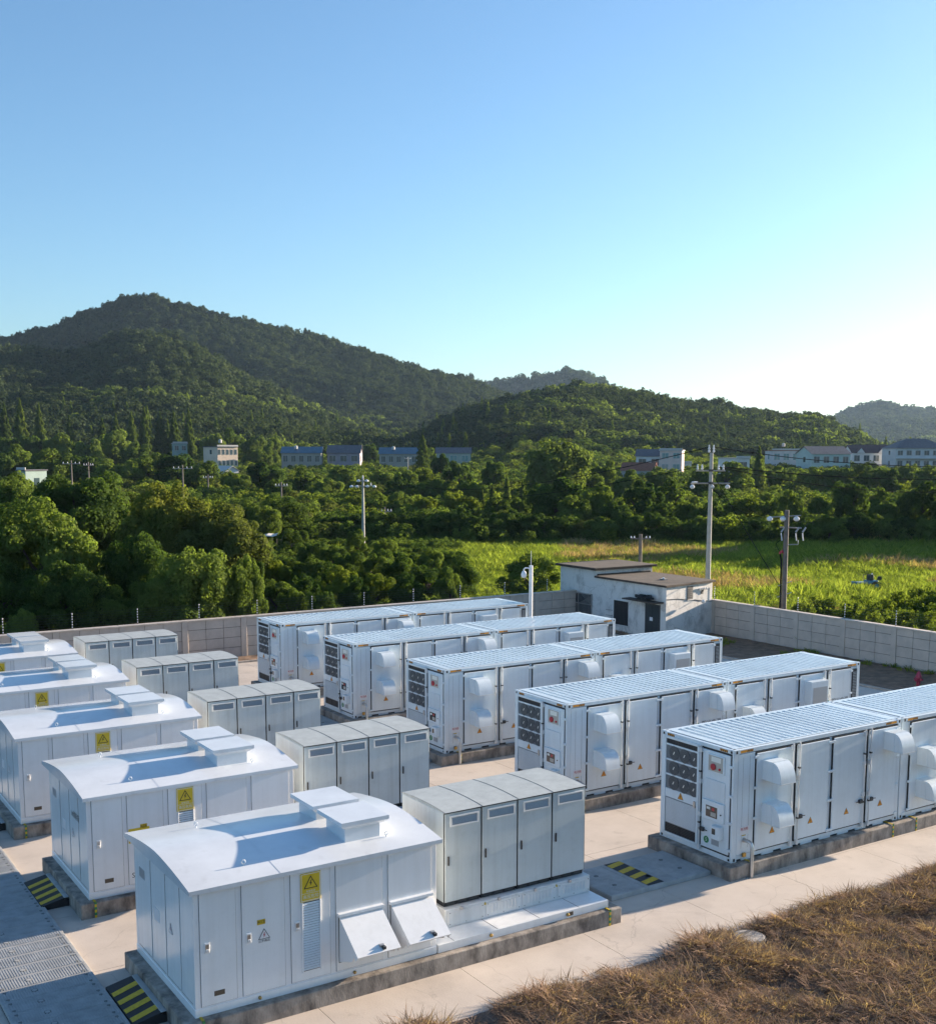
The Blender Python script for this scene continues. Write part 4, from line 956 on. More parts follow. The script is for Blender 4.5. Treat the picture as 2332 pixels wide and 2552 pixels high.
def build_poles():
    # tall white pole behind the old building
    xy = gat(1762, 75.0); zt = ztop(1128, 75, 1768); 
    T = thing('utility_pole', 'tall pale concrete utility pole behind the small old building', 'pole', (xy[0], xy[1], 0))
    MB().tube([(0, 0, -0.2), (0.03, 0, zt)], 0.19, M['pole'], 14, r1=0.11).obj('shaft', T, smooth=True)
    R = Vector(r0); 
    def arm(z, hw, name='crossarm', tilt=0): 
        s = MB(); a = R*(-hw); b = R*hw; s.tube([(a.x, a.y, z), (b.x, b.y, z+tilt)], 0.05, M['steel'], 6); s.obj(name, T)
    arm(zt-1.15, 0.95); arm(zt-1.95, 1.25)
    s = MB()
    for q in (-0.85, -0.55, 0.5, 0.8): insul(s, (R.x*q, R.y*q, zt-1.1), 0.08, 0.36)
    for q in (-0.14, 0.16): insul(s, (R.x*q, R.y*q, zt+0.0), 0.085, 0.5)
    s.obj('pin_insulators', T)
    s = MB()
    for q in (-1.15, 0.1, 1.1): s.lathe([(0.06, 0.25), (0.16, 0.14), (0.15, 0.05), (0.08, -0.02)], M['ceramic'], (R.x*q, R.y*q, zt-2.28), 'z', 12)
    s.bbox(R.x*-1.0-0.2, R.x*-1.0+0.2, R.y*-1.0-0.1, R.y*-1.0+0.1, zt-1.93, zt-1.83, M['ceramic'], 0.02); s.obj('disc_insulators', T)
    s = MB(); s.bbox(-0.13, 0.13, -0.13, 0.13, zt-1.2, zt-1.05, M['dark'], 0.02); s.bbox(-0.14, 0.14, -0.14, 0.14, zt-2.0, zt-1.85, M['dark'], 0.02); s.obj('band_clamp', T)
    P1 = (xy[0], xy[1], zt)
    # brown pole with fuses
    xy = gat(1953, 62.0); zt = ztop(1270, 62, 1953)
    T = thing('utility_pole', 'brown weathered pole with fuse cutouts beyond the right wall', 'pole', (xy[0], xy[1], 0))
    MB().tube([(0, 0, -0.2), (0, 0, zt)], 0.16, M['polew'], 12, r1=0.115).obj('shaft', T, smooth=True)
    s = MB(); a = R*-0.9; b = R*0.75; s.tube([(a.x, a.y, zt-0.38), (b.x, b.y, zt-0.28)], 0.03, M['steel'], 6); a = R*-0.35; b = R*0.8; s.tube([(a.x, a.y, zt-0.9), (b.x, b.y, zt-0.95)], 0.035, M['steel'], 6)
    a = R*0.1; b = R*0.65; s.tube([(a.x, a.y, zt-1.83), (b.x, b.y, zt-1.82), (b.x, b.y, zt-1.6)], 0.03, M['steel'], 6); s.obj('crossarm', T)
    s = MB()
    for q in (-0.9, -0.2, 0.52): s.lathe([(0.03, 0.16), (0.15, 0.08), (0.16, -0.02), (0.09, -0.1), (0.02, -0.11)], M['ceramic'], (R.x*q, R.y*q, zt-0.48), 'z', 14)
    s.obj('disc_insulators', T, smooth=True)
    for q in (-0.25, 0.52, 0.88):
        s = MB(); t = R*(q+0.16); a = R*(q-0.02); b = R*(q+0.04)
        s.tube([(t.x, t.y, zt-0.92), (a.x, a.y, zt-1.17)], 0.045, M['meshp'], 8); s.tube([(a.x, a.y, zt-1.22), (b.x, b.y, zt-1.62)], 0.032, M['ceramic'], 8)
        t2 = R*(q+0.24); s.tube([(t.x, t.y, zt-0.92), (t2.x, t2.y, zt-0.75), (t2.x-0.03, t2.y, zt-0.58)], 0.012, M['wire'], 5); s.obj('fuse_cutout', T)
    s = MB(); 
    for k in range(3): q = -0.28+k*0.1; s.lathe([(0.03, 0.0), (0.07, 0.05), (0.05, 0.14), (0.02, 0.18)], M['red'], (R.x*q, R.y*q, zt-2.35+0.06*(k % 2)), 'z', 10)
    s.obj('red_surge_arrester', T)
    s = MB(); a = R*-0.28; b = R*-0.2; s.tube([(a.x, a.y, zt-2.3), (b.x, b.y, zt-2.8), (b.x, b.y, 0.0)], 0.045, M['wire'], 8)
    s.tube([(a.x, a.y, zt-1.6), (a.x*1.8, a.y*1.8, zt-1.75), (a.x*1.7, a.y*1.7, zt-1.95), (a.x, a.y, zt-2.25)], 0.018, M['wire'], 6); s.obj('down_cable', T)
    s = MB()
    for z in (2.9, 2.3): a = R*-0.35; b = R*0.4; s.tube([(a.x, a.y, z-0.1), (b.x, b.y, z+0.15)], 0.02, M['steel'], 5)
    s.obj('step_bracket', T)
    P2 = (xy[0], xy[1], zt)
    # low wooden telegraph pole
    xy = gat(1593, 74.0); zt = ztop(1330, 74, 1593)
    T = thing('telegraph_pole', 'short brown wooden telegraph pole rising behind the old building roof', 'pole', (xy[0], xy[1], 0))
    MB().tube([(0, 0, -0.2), (0, 0, zt)], 0.13, M['polew'], 10, r1=0.11).obj('shaft', T, smooth=True)
    s = MB(); a = R*-0.62; b = R*0.62; s.tube([(a.x, a.y, zt-0.28), (b.x, b.y, zt-0.28)], 0.05, M['polew'], 6); s.obj('crossarm', T)
    s = MB()
    for q in (-0.6, -0.4, 0.36, 0.58): insul(s, (R.x*q, R.y*q, zt-0.25), 0.06, 0.14)
    s.obj('insulators', T)
    P3 = (xy[0], xy[1], zt-0.2)
    # pole in the middle of the valley
    xy = gat(907, 118.0); zt = ztop(1192, 118, 907)
    T = thing('utility_pole', 'slim grey utility pole with white insulators among the orchard shrubs', 'pole', (xy[0], xy[1], 0))
    MB().tube([(0, 0, -0.2), (0, 0, zt)], 0.19, M['pole'], 12, r1=0.10).obj('shaft', T, smooth=True)
    s = MB(); a = R*-1.05; b = R*1.05; s.tube([(a.x, a.y, zt-0.75), (b.x, b.y, zt-0.75)], 0.05, M['steel'], 6); a = R*-0.45; b = R*0.45; s.tube([(a.x, a.y, zt-0.2), (b.x, b.y, zt-0.2)], 0.04, M['steel'], 6); s.obj('crossarm', T)
    s = MB()
    for q, z in ((-0.45, -0.28), (0.38, -0.28), (-1.15, -0.85), (-0.6, -0.85), (0.45, -0.83), (1.15, -0.85)): s.lathe([(0.05, 0.2), (0.19, 0.12), (0.2, 0.0), (0.06, -0.06)], M['ceramic'], (R.x*q, R.y*q, zt+z), 'z', 12)
    insul(s, (0, 0, zt), 0.1, 0.35); insul(s, (R.x*0.8, R.y*0.8, zt-0.72), 0.09, 0.32); s.obj('insulators', T)
    P4 = (xy[0], xy[1], zt)
    far = []
    for (px, py, D, lab) in ((960, 1262, 150, 'thin brown pole with hanging vines behind the slim grey pole'), (464, 1158, 190, 'grey pole with crossarm rising over the yellow flowering tree'), (191, 1147, 210, 'pale concrete pole with wide crossarm above the left trees'), (233, 1151, 215, 'short pale pole just right of the wide crossarm pole'), (526, 1182, 215, 'thin dark pole left of the round village trees'), (706, 1200, 170, 'thin dark lamp pole between two round trees'), (1018, 1138, 330, 'thin white pole in front of the right blue roofed house')):
        xy = gat(px, D); zt = ztop(py, D, px); g = float(terrain(xy[0], xy[1]))
        T = thing('utility_pole', lab, 'pole', (xy[0], xy[1], g))
        MB().tube([(0, 0, -0.3), (0, 0, zt-g)], 0.17, M['pole'] if px == 1018 else M['polew'], 8, r1=0.11).obj('shaft', T, smooth=True)
        hw = 1.6 if px in (191, 464) else 0.9
        s = MB(); a = R*-hw; b = R*hw; s.tube([(a.x, a.y, zt-g-0.6), (b.x, b.y, zt-g-0.6)], 0.06, M['steel'], 6)
        for q in (-0.9*hw, -0.4*hw, 0.45*hw, 0.9*hw): insul(s, (R.x*q, R.y*q, zt-g-0.55), 0.10, 0.3)
        s.obj('crossarm', T); far.append((xy[0], xy[1], zt-0.5))
    def cable(a, b, sag, r, label, grp):
        a = Vector(a); b = Vector(b); n = 24
        pts = [a.lerp(b, t)-Vector((0, 0, sag*4*t*(1-t))) for t in np.linspace(0, 1, n)]
        o = MB().tube(pts, r, M['wire'], 5).obj('power_line'); tag(o, label, 'cable', grp)
    off = lambda P, q, dz=0: (P[0]+r0[0]*q, P[1]+r0[1]*q, P[2]+dz)
    e = at(2480, 1160, 92); cable(off(P1, 0.16, 0.35), e, 0.5, 0.028, 'top black power line running right from the tall pale pole', 'power lines')
    e = at(2480, 1190, 92); cable(off(P1, 0.8, -0.9), e, 0.4, 0.028, 'second black power line running right from the tall pale pole', 'power lines')
    e = at(2480, 1215, 100); cable(off(P1, 0.5, -0.9), e, 0.9, 0.024, 'lowest black power line running right across the houses', 'power lines')
    e = at(1060, 1215, 175); cable(off(P1, -0.14, 0.35), e, 1.2, 0.028, 'top black power line running left from the tall pale pole', 'power lines')
    e = at(1060, 1240, 175); cable(off(P1, -0.85, -0.9), e, 1.0, 0.024, 'lower black power line running left from the tall pale pole', 'power lines')
    cable(off(P1, 0.1, -1.3), (P2[0]+r0[0]*-0.2, P2[1]+r0[1]*-0.2, 2.7), 0.05, 0.022, 'straight guy wire from the tall pale pole down to the brown pole', 'power lines')
    cable(off(P1, 0.1, -2.2), off(P2, -0.9, -0.4), 0.5, 0.014, 'thin slack wire between tall pole and brown pole left insulator', 'power lines')
    cable(off(P1, 1.1, -2.2), off(P2, -0.2, -0.4), 0.6, 0.014, 'thin slack wire between tall pole and brown pole middle insulator', 'power lines')
    cable(far[2], far[1], 2.0, 0.03, 'sagging wires strung between the far left poles', 'power lines')
build_poles()

def build_small_things():
    T = thing('fire_hydrant', 'small red fire hydrant standing on the soil by the right wall', 'hydrant', (22.9, 11.55, 0.0))
    s = MB(); s.lathe([(0.13, 0.0), (0.13, 0.05), (0.08, 0.07), (0.085, 0.42), (0.13, 0.44), (0.13, 0.50), (0.10, 0.54), (0.075, 0.64), (0.03, 0.68)], M['pink'], n=16); s.obj('barrel', T, smooth=True)
    s = MB(); s.lathe([(0.05, -0.19), (0.06, -0.17), (0.04, -0.15), (0.04, 0.15), (0.06, 0.17), (0.05, 0.19)], M['pink'], (0, 0, 0.36), 'y', 12); s.obj('outlet', T)
    s = MB(); s.lathe([(0.06, -0.2), (0.07, -0.17), (0.05, -0.15), (0.05, 0.0)], M['pink'], (0, 0, 0.34), 'x', 12); s.lathe([(0.02, 0.68), (0.02, 0.74)], M['pink'], n=6); s.obj('cap', T)
    # blue field machine
    p = gat(2157, 84); T = thing('field_machine', 'small blue open farm tractor standing in the tall grass', 'tractor', (p[0], p[1], 0), math.atan2(r0[1], r0[0])+0.15)
    s = MB(); s.bbox(-0.05, 0.75, -0.35, 0.35, 0.45, 0.72, M['blue'], 0.04); s.bbox(-0.95, 0.0, -0.25, 0.25, 0.50, 0.62, M['steel'], 0.02); s.bbox(-1.0, -0.72, -0.45, 0.45, 0.38, 0.62, M['blue'], 0.03); s.obj('chassis', T)
    s = MB(); s.bbox(0.12, 0.42, -0.28, 0.28, 0.72, 1.1, M['dark'], 0.04); s.obj('engine', T)
    s = MB(); s.tube([(-0.12, -0.3, 0.7), (-0.1, -0.3, 1.1), (0.1, -0.3, 1.14), (0.45, -0.3, 1.12)], 0.025, M['dark'], 6); s.tube([(-0.12, 0.3, 0.7), (-0.1, 0.3, 1.1), (0.1, 0.3, 1.14), (0.45, 0.3, 1.12)], 0.025, M['dark'], 6); s.lathe([(0.05, 1.1), (0.06, 1.2), (0.02, 1.24)], M['ceramic'], (0.4, 0, 0), 'z', 10); s.obj('roll_bar', T)
    for x, y, rr in ((0.55, -0.42, 0.34), (0.55, 0.42, 0.34), (-0.75, -0.42, 0.24), (-0.75, 0.42, 0.24)):
        w = MB(); w.lathe([(rr*0.75, -0.09), (rr, -0.07), (rr, 0.07), (rr*0.75, 0.09)], M['black'], (x, y, rr), 'y', 18); w = w.obj('wheel', T); MB().lathe([(rr*0.5, -0.095), (rr*0.5, 0.095)], M['blue'], (x, y, rr), 'y', 12).obj('rim', w)
    s = MB(); s.tube([(0.75, 0, 0.65), (0.95, 0, 0.95), (1.02, 0, 0.98)], 0.03, M['dark'], 6); s.lathe([(0.16, -0.03), (0.16, 0.03)], M['dark'], (1.0, 0, 0.85), 'y', 16); s.obj('steering_wheel', T)
    # tarpaulin shelter on stakes
    p = gat(662, 118); T = thing('tarp_shelter', 'low stake shelter with white tarpaulin roof among the bushes', 'shelter', (p[0], p[1], 0), math.atan2(r0[1], r0[0]))
    s = MB(); pts = [(-0.9, 1.55), (-0.3, 1.42), (0.3, 1.56), (0.9, 1.5), (1.35, 1.62)]
    for k in range(4): (a, za), (b, zb) = pts[k], pts[k+1]; s.poly([(a, -0.6, za), (b, -0.6, zb), (b, 0.7, zb+0.12), (a, 0.7, za+0.12)], M['tarp']); s.poly([(a, -0.6, za), (b, -0.6, zb), (b, -0.62, zb-0.10), (a, -0.62, za-0.10)], M['tarp'])
    s.obj('tarpaulin', T)
    for k, x in enumerate((-1.6, -1.3, -0.85, -0.4, 0.0, 0.35, 0.8, 1.3, 1.7, 2.0, 2.4, 2.8)): MB().tube([(x, -0.5, -0.1), (x+0.05, -0.5, 1.15+0.3*((k*37) % 5)/5)], 0.04, M['wood'], 6).obj('stake', T)
build_small_things()

# ------------------------------------------------------------------ far houses
def hmat(n, c, r=0.8, v=0.12): return mat('house_'+n, c, r, var=v, scale=0.6)
HM = dict(pale=hmat('pale', (0.52, 0.53, 0.54)), mintl=hmat('mint_light', (0.40, 0.52, 0.50)), beige=hmat('beige', (0.62, 0.50, 0.40)), white=hmat('white', (0.66, 0.66, 0.66)), mint=hmat('mint', (0.26, 0.35, 0.33)), lilac=hmat('lilac', (0.27, 0.25, 0.29)), cream=hmat('cream', (0.31, 0.30, 0.27)),
          grey=hmat('grey', (0.38, 0.38, 0.38)), brown=hmat('brown', (0.22, 0.17, 0.14)), pink=hmat('pink', (0.62, 0.50, 0.46)),
          rblue=mat('roof_blue_sheet', (0.06, 0.135, 0.19), 0.5, var=0.2, scale=0.8), rgrey=mat('roof_grey_tile', (0.11, 0.11, 0.125), 0.8, var=0.3, scale=1.5), rred=mat('roof_red_tile', (0.24, 0.085, 0.05), 0.85, var=0.3, scale=1.5),
          rdark=mat('roof_dark_red', (0.09, 0.05, 0.05), 0.8, var=0.3, scale=1.5), glass=mat('house_glass', (0.05, 0.08, 0.09), 0.12, spec=0.8), gteal=mat('house_teal_glass', (0.10, 0.24, 0.26), 0.2, spec=0.8), trim=mat('house_trim', (0.45, 0.45, 0.44), 0.7))
def house(label, s0, s1, ytop, D, floors, cols, wall, roof, rtype, dep=9.0, rh=2.2, yaw=0.0, glass='glass', tank=False, gables=0, balcony=False):
    xy = gat((s0+s1)/2, D); g = float(terrain(xy[0], xy[1])); H = ztop(ytop, D, (s0+s1)/2)-g; Wd = (s1-s0)*D/FPX
    T = thing('village_house', label, 'house', (xy[0], xy[1], g), math.atan2(r0[1], r0[0])+yaw)
    hw = Wd/2; wh = H-(rh if rtype != 'flat' else 0.7)
    MB().box(-hw, hw, 0, dep, -2.0, wh, HM[wall]).obj('wall', T)
    if rtype == 'gable':
        o = 0.35; r = MB(); r.prism([(-o, wh-0.12), (dep/2, wh+rh), (dep+o, wh-0.12), (dep/2, wh+rh-0.18)], -hw-o, hw+o, HM[roof], 'x'); r = r.obj('roof', T)
        MB().prism([(0.0, wh-0.001), (dep, wh-0.001), (dep/2, wh+rh-0.2)], -hw+0.01, hw-0.01, HM[wall], 'x').obj('gable_wall', T)
    elif rtype == 'gable_front':
        o = 0.35; r = MB(); r.prism([(-hw-o, wh-0.1), (0, wh+rh), (hw+o, wh-0.1), (0, wh+rh-0.2)], -o, dep+o, HM[roof], 'y'); r = r.obj('roof', T)
        MB().prism([(-hw, wh-0.001), (hw, wh-0.001), (0, wh+rh-0.22)], 0.01, dep-0.01, HM[wall], 'y').obj('gable_wall', T)
    elif rtype == 'hip':
        o = 0.4; r = MB(); k = min(hw, dep/2)*0.85; a = [(-hw-o, -o, wh), (hw+o, -o, wh), (hw+o, dep+o, wh), (-hw-o, dep+o, wh)]; b = [(-hw+k, dep/2-0.3, wh+rh), (hw-k, dep/2-0.3, wh+rh), (hw-k, dep/2+0.3, wh+rh), (-hw+k, dep/2+0.3, wh+rh)]
        for q in range(4): r.poly([a[q], a[(q+1) % 4], b[(q+1) % 4], b[q]], HM[roof])
        r.poly(b, HM[roof]); r.poly(a, HM[roof]); r = r.obj('roof', T)
    else:
        r = MB(); r.box(-hw-0.25, hw+0.25, -0.3, dep+0.2, wh, wh+0.22, HM[roof])
        r.box(-hw-0.1, hw+0.1, -0.15, 0.05, wh+0.22, wh+0.7, HM['trim']); r = r.obj('roof', T)
    if tank: MB().lathe([(0.5, 0.0), (0.55, 0.2), (0.55, 0.9), (0.2, 1.15)], HM['trim'], (-hw*0.3, dep*0.3, wh+rh*0.6), 'z', 12).obj('water_tank', T)
    for q in range(gables):
        gx = -hw*0.55+q*hw*1.1; MB().prism([(gx-1.3, wh-0.1), (gx+1.3, wh-0.1), (gx, wh+1.5)], -0.25, dep*0.4, HM['white'], 'y').obj('dormer', T)
        rr = MB(); rr.prism([(gx-1.6, wh-0.15), (gx, wh+1.75), (gx+1.6, wh-0.15), (gx, wh+1.55)], -0.4, dep*0.4, HM[roof], 'y'); rr.obj('dormer_roof', T)
    fh = wh/floors; cw = Wd/cols
    for fl in range(floors):
        for c in range(cols):
            x = -hw+cw*(c+0.5); ww = cw*0.30; z0, z1 = fl*fh+fh*0.30, fl*fh+fh*0.80
            f = MB(); f.box(x-ww, x+ww, -0.06, 0.02, z0, z1, HM['trim']); wn = f.obj('window', T)
            p = MB(); p.box(x-ww+0.08, x-0.04, -0.075, -0.02, z0+0.08, z1-0.08, HM[glass]); p.box(x+0.04, x+ww-0.08, -0.075, -0.02, z0+0.08, z1-0.08, HM[glass]); p.obj('pane', wn)
        if balcony and fl > 0: MB().box(-hw, hw, -1.1, 0.0, fl*fh-0.08, fl*fh+0.12, HM['trim']).obj('balcony', T)
    for sx in (-1, 1):
        for fl in range(floors):
            s = MB(); xx = sx*hw; s.box(min(xx, xx+sx*0.05), max(xx, xx+sx*0.05), dep*0.4, dep*0.4+1.2, fl*fh+fh*0.35, fl*fh+fh*0.75, HM[glass]); s.obj('side_window', T)
    return T
def build_houses():
    house('grey green flat roofed house half hidden by tall conifers', 443, 477, 1101, 430, 3, 2, 'mint', 'grey', 'flat', 8, yaw=0.3)
    house('sunlit beige three storey house with rows of windows', 548, 604, 1109, 370, 3, 5, 'beige', 'rgrey', 'flat', 9, yaw=0.72, tank=True)
    house('small white gabled house in front of the beige three storey house', 568, 604, 1160, 330, 1, 1, 'white', 'trim', 'gable_front', 7, 1.4, yaw=0.7)
    house('left blue roofed house with wide verandah windows', 708, 805, 1113, 380, 2, 5, 'cream', 'rblue', 'gable', 8, 2.0, tank=True, yaw=0.05)
    house('lilac grey house with dark tile roof between two blue roofed houses', 820, 900, 1109, 385, 2, 3, 'lilac', 'rgrey', 'gable', 9, 2.6, balcony=True)
    house('right blue roofed house beside the pointed cypress', 948, 1043, 1115, 380, 2, 5, 'cream', 'rblue', 'gable', 8, 2.0, tank=True)
    house('low mint house with grey roof right of the pointed cypress', 1088, 1172, 1115, 400, 2, 3, 'mint', 'rgrey', 'gable', 8, 1.9, glass='gteal')
    house('brown gable house peeking over the pale bushy tree', 1393, 1412, 1100, 430, 2, 1, 'brown', 'rdark', 'gable_front', 7, 1.6)
    house('white and pink house with flat tower and long windows', 1636, 1690, 1117, 330, 3, 2, 'pink', 'trim', 'flat', 9, yaw=-0.25, glass='gteal')
    house('white gabled wing joined to the pink tower house', 1578, 1640, 1119, 338, 2, 2, 'white', 'rgrey', 'gable', 8, 2.0, yaw=-0.25)
    house('low house with red tile roof in front of the white wing', 1542, 1620, 1152, 300, 1, 3, 'grey', 'rred', 'gable', 7, 2.0, yaw=-0.3)
    house('tiny grey house right of the pink tower house', 1692, 1714, 1149, 370, 1, 1, 'white', 'grey', 'flat', 6)
    house('plain white house with one small window behind the tall pale pole', 1822, 1860, 1136, 300, 2, 1, 'white', 'trim', 'flat', 8, yaw=0.4)
    house('brick coloured flat house with blue glazed front', 1912, 2004, 1118, 370, 2, 4, 'pale', 'rred', 'flat', 9, glass='gteal', tank=True)
    house('mint green gabled house with open loggias', 2004, 2110, 1112, 350, 2, 4, 'mintl', 'rgrey', 'gable', 9, 2.2, yaw=0.25)
    house('white house with two gable dormers and dark red roof', 2108, 2203, 1108, 375, 2, 4, 'white', 'rdark', 'gable', 9, 2.6, gables=2)
    house('big pale villa with dark hipped roof at the right edge', 2215, 2345, 1093, 360, 3, 6, 'pale', 'rgrey', 'hip', 12, 3.0, balcony=True)
    house('small pale shed among trees at the far left', 51, 84, 1164, 240, 1, 1, 'mint', 'rgrey', 'flat', 5, yaw=-0.6)
build_houses()

# ------------------------------------------------------------------ vegetation
def unit(v): return v/np.maximum(np.linalg.norm(v, axis=1, keepdims=True), 1e-9)
def leaf_quads(C, Nn, size, R, asp=0.62):
    n = len(C); a = unit(np.cross(Nn, R.normal(size=(n, 3)))); b = np.cross(Nn, a); s = size[:, None]
    bend = Nn*s*0.22
    return np.stack([C-a*s, C+b*s*asp-bend*0.0, C+a*s-bend, C-b*s*asp], 1)
def crown_broad(seed, nc, nl, ls, zmin=-0.45, flat=1.0, mt=None, name='crown', spread=0.36, top_bias=0.0):
    R = np.random.default_rng(seed)
    d = unit(R.normal(size=(nc*3, 3))); d = d[d[:, 2] > zmin][:nc]; nc = len(d)
    rr = 0.42+0.55*R.random(nc)**0.7; cs = d*rr[:, None]; cr = spread*(0.45+0.85*R.random(nc)**1.3)*(1.15-0.35*rr)
    w = cr**2; ci = R.choice(nc, nl, p=w/w.sum())
    e = unit(R.normal(size=(nl, 3))+np.array([0, 0, 0.35])); rad_ = (0.55+0.5*R.random(nl)**0.5)
    P = cs[ci]+e*(cr[ci]*rad_)[:, None]
    Nn = unit(e*0.9+unit(P)*0.5+R.normal(size=(nl, 3))*0.55)
    P[:, 2] = P[:, 2]*flat
    q = leaf_quads(P, Nn, ls*(0.6+0.8*R.random(nl)), R)
    lv = np.clip(0.4*R.random(nl)+0.6*R.random(nc)[ci], 0, 1)
    q[:, :, 2] += 1.0
    return nquads(name, q, mt, lv)
def crown_cone(seed, nl, ls, mt, droop=0.3, pw=0.85, name='crown', ragged=0.25):
    R = np.random.default_rng(seed)
    t = R.random(nl)**1.25; th = R.random(nl)*2*np.pi
    lay = 0.8+0.2*np.sin(t*46+np.sin(th*3+seed)*1.6)
    rr = (1-t)**pw*lay*(1-ragged*R.random(nl)**2)*(0.75+0.25*np.sqrt(R.random(nl)))*(1+0.18*np.sin(th*5+seed+t*9))
    P = np.stack([rr*np.cos(th), rr*np.sin(th), t*2*0.985+0.02-0.10*rr*droop], 1)
    Nn = unit(np.stack([np.cos(th), np.sin(th), 0.5+0*t], 1)+R.normal(size=(nl, 3))*0.5)
    q = leaf_quads(P, Nn, ls*(0.6+0.8*R.random(nl)), R, 0.45)
    return nquads(name, q, mt, R.random(nl))
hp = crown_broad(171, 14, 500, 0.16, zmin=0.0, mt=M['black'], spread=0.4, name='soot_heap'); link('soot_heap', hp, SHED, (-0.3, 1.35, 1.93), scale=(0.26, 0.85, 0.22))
VAR = {}
def variants(key, n, fn): VAR[key] = [fn(i) for i in range(n)]
variants('nearN', 3, lambda i: crown_broad(10+i, 90, 30000, 0.031, mt=M['leafN'], spread=0.27))
variants('nearD', 2, lambda i: crown_broad(20+i, 90, 30000, 0.031, mt=M['leafD'], spread=0.27))
variants('nearF', 1, lambda i: crown_broad(24+i, 80, 28000, 0.033, mt=M['leafF'], spread=0.27))
variants('nearO', 1, lambda i: crown_broad(26+i, 80, 28000, 0.031, mt=M['leafO'], spread=0.27))
variants('shrubN', 3, lambda i: crown_broad(30+i, 60, 17000, 0.038, zmin=-0.8, mt=M['leafN'], spread=0.27))
variants('shrubY', 2, lambda i: crown_broad(36+i, 60, 17000, 0.038, zmin=-0.8, mt=M['leafY'], spread=0.27))
variants('shrubD', 2, lambda i: crown_broad(39+i, 60, 17000, 0.038, zmin=-0.8, mt=M['leafD'], spread=0.27))
variants('midN', 3, lambda i: crown_broad(50+i, 46, 9500, 0.056, zmin=-0.7, mt=M['leafN'], spread=0.32))
variants('midD', 3, lambda i: crown_broad(56+i, 46, 9500, 0.056, zmin=-0.7, mt=M['leafD'], spread=0.32))
variants('midY', 2, lambda i: crown_broad(60+i, 46, 9500, 0.056, zmin=-0.7, mt=M['leafY'], spread=0.32))
variants('midP', 2, lambda i: crown_broad(63+i, 46, 9500, 0.054, zmin=-0.7, mt=M['leafP'], spread=0.32))
variants('cone', 2, lambda i: crown_cone(70+i, 12000, 0.055, M['leafC'], ragged=0.15))
variants('coneP', 2, lambda i: crown_cone(74+i, 9000, 0.06, M['leafP'], pw=0.7, ragged=0.4))
variants('cypress', 1, lambda i: crown_cone(78, 12000, 0.05, M['leafC'], pw=0.62, ragged=0.1))
def trunk_mesh(seed):
    R = random.Random(seed); s = MB()
    s.tube([(0, 0, -0.05), (R.uniform(-.02, .02), R.uniform(-.02, .02), 0.25), (R.uniform(-.05, .05), R.uniform(-.05, .05), 0.55)], 0.05, M['bark'], 7, r1=0.028)
    for k in range(5):
        a = R.uniform(0, 6.28); z = R.uniform(0.28, 0.5); l = R.uniform(0.15, 0.28)
        s.tube([(0, 0, z), (math.cos(a)*l*0.5, math.sin(a)*l*0.5, z+0.12), (math.cos(a)*l, math.sin(a)*l, z+0.26)], 0.022, M['bark'], 5, r1=0.008)
    return s.mesh('trunk')
TRUNK = [trunk_mesh(i) for i in range(3)]
TR = random.Random(5)
def tree(kind, px, ytop, wpx, D, label, group, name='tree', crown_frac=0.82, lift=None):
    for _ in range(60):
        xy = gat(px, D); w = wpx*D/FPX/2
        if D > 80 or xy[1] > 34.7+w*0.8 or xy[0] > 27+w: break
        D += 0.5
    g = float(terrain(xy[0], xy[1])); H = max(ztop(ytop, D, px)-g, 1.2)
    T = thing(name, label, 'shrub' if name == 'shrub' else 'tree', (xy[0], xy[1], g), TR.uniform(0, 6.28), group)
    tw = H*0.8 if not kind.startswith(('cone', 'cyp')) else H*0.25
    link('trunk', TR.choice(TRUNK), T, (0, 0, -0.1), scale=(tw, tw, H*1.05))
    ch = H*crown_frac
    link('crown', TR.choice(VAR[kind]), T, (0, 0, H-ch), scale=(w*0.92, w*0.92*TR.uniform(0.9, 1.1), ch/2*0.98))
    return T
ORD = ['first', 'second', 'third', 'fourth', 'fifth', 'sixth', 'seventh', 'eighth', 'ninth', 'tenth', 'eleventh', 'twelfth', 'thirteenth', 'fourteenth', 'fifteenth', 'sixteenth', 'seventeenth', 'eighteenth', 'nineteenth', 'twentieth', 'twenty-first', 'twenty-second', 'twenty-third', 'twenty-fourth', 'twenty-fifth', 'twenty-sixth', 'twenty-seventh', 'twenty-eighth', 'twenty-ninth', 'thirtieth', 'thirty-first', 'thirty-second', 'thirty-third', 'thirty-fourth', 'thirty-fifth', 'thirty-sixth']
DESC = {'midN': 'bushy green', 'midD': 'dark green', 'midY': 'yellow-green', 'midP': 'pale green', 'shrubN': 'green', 'shrubY': 'yellow-green', 'shrubD': 'dark green', 'cone': 'tall conical', 'coneP': 'pale feathery', 'nearN': 'leafy green', 'nearD': 'dark leafy', 'cypress': 'cypress'}
def tree_row(lst, where, group, noun='tree', name='tree', cf=0.9):
    for i, (kind, px, yt, wpx, D) in enumerate(sorted(lst, key=lambda t: t[1])):
        tree(kind, px, yt, wpx, D, f'{DESC[kind]} {noun}, {ORD[i]} from the left {where}', group, name, cf)
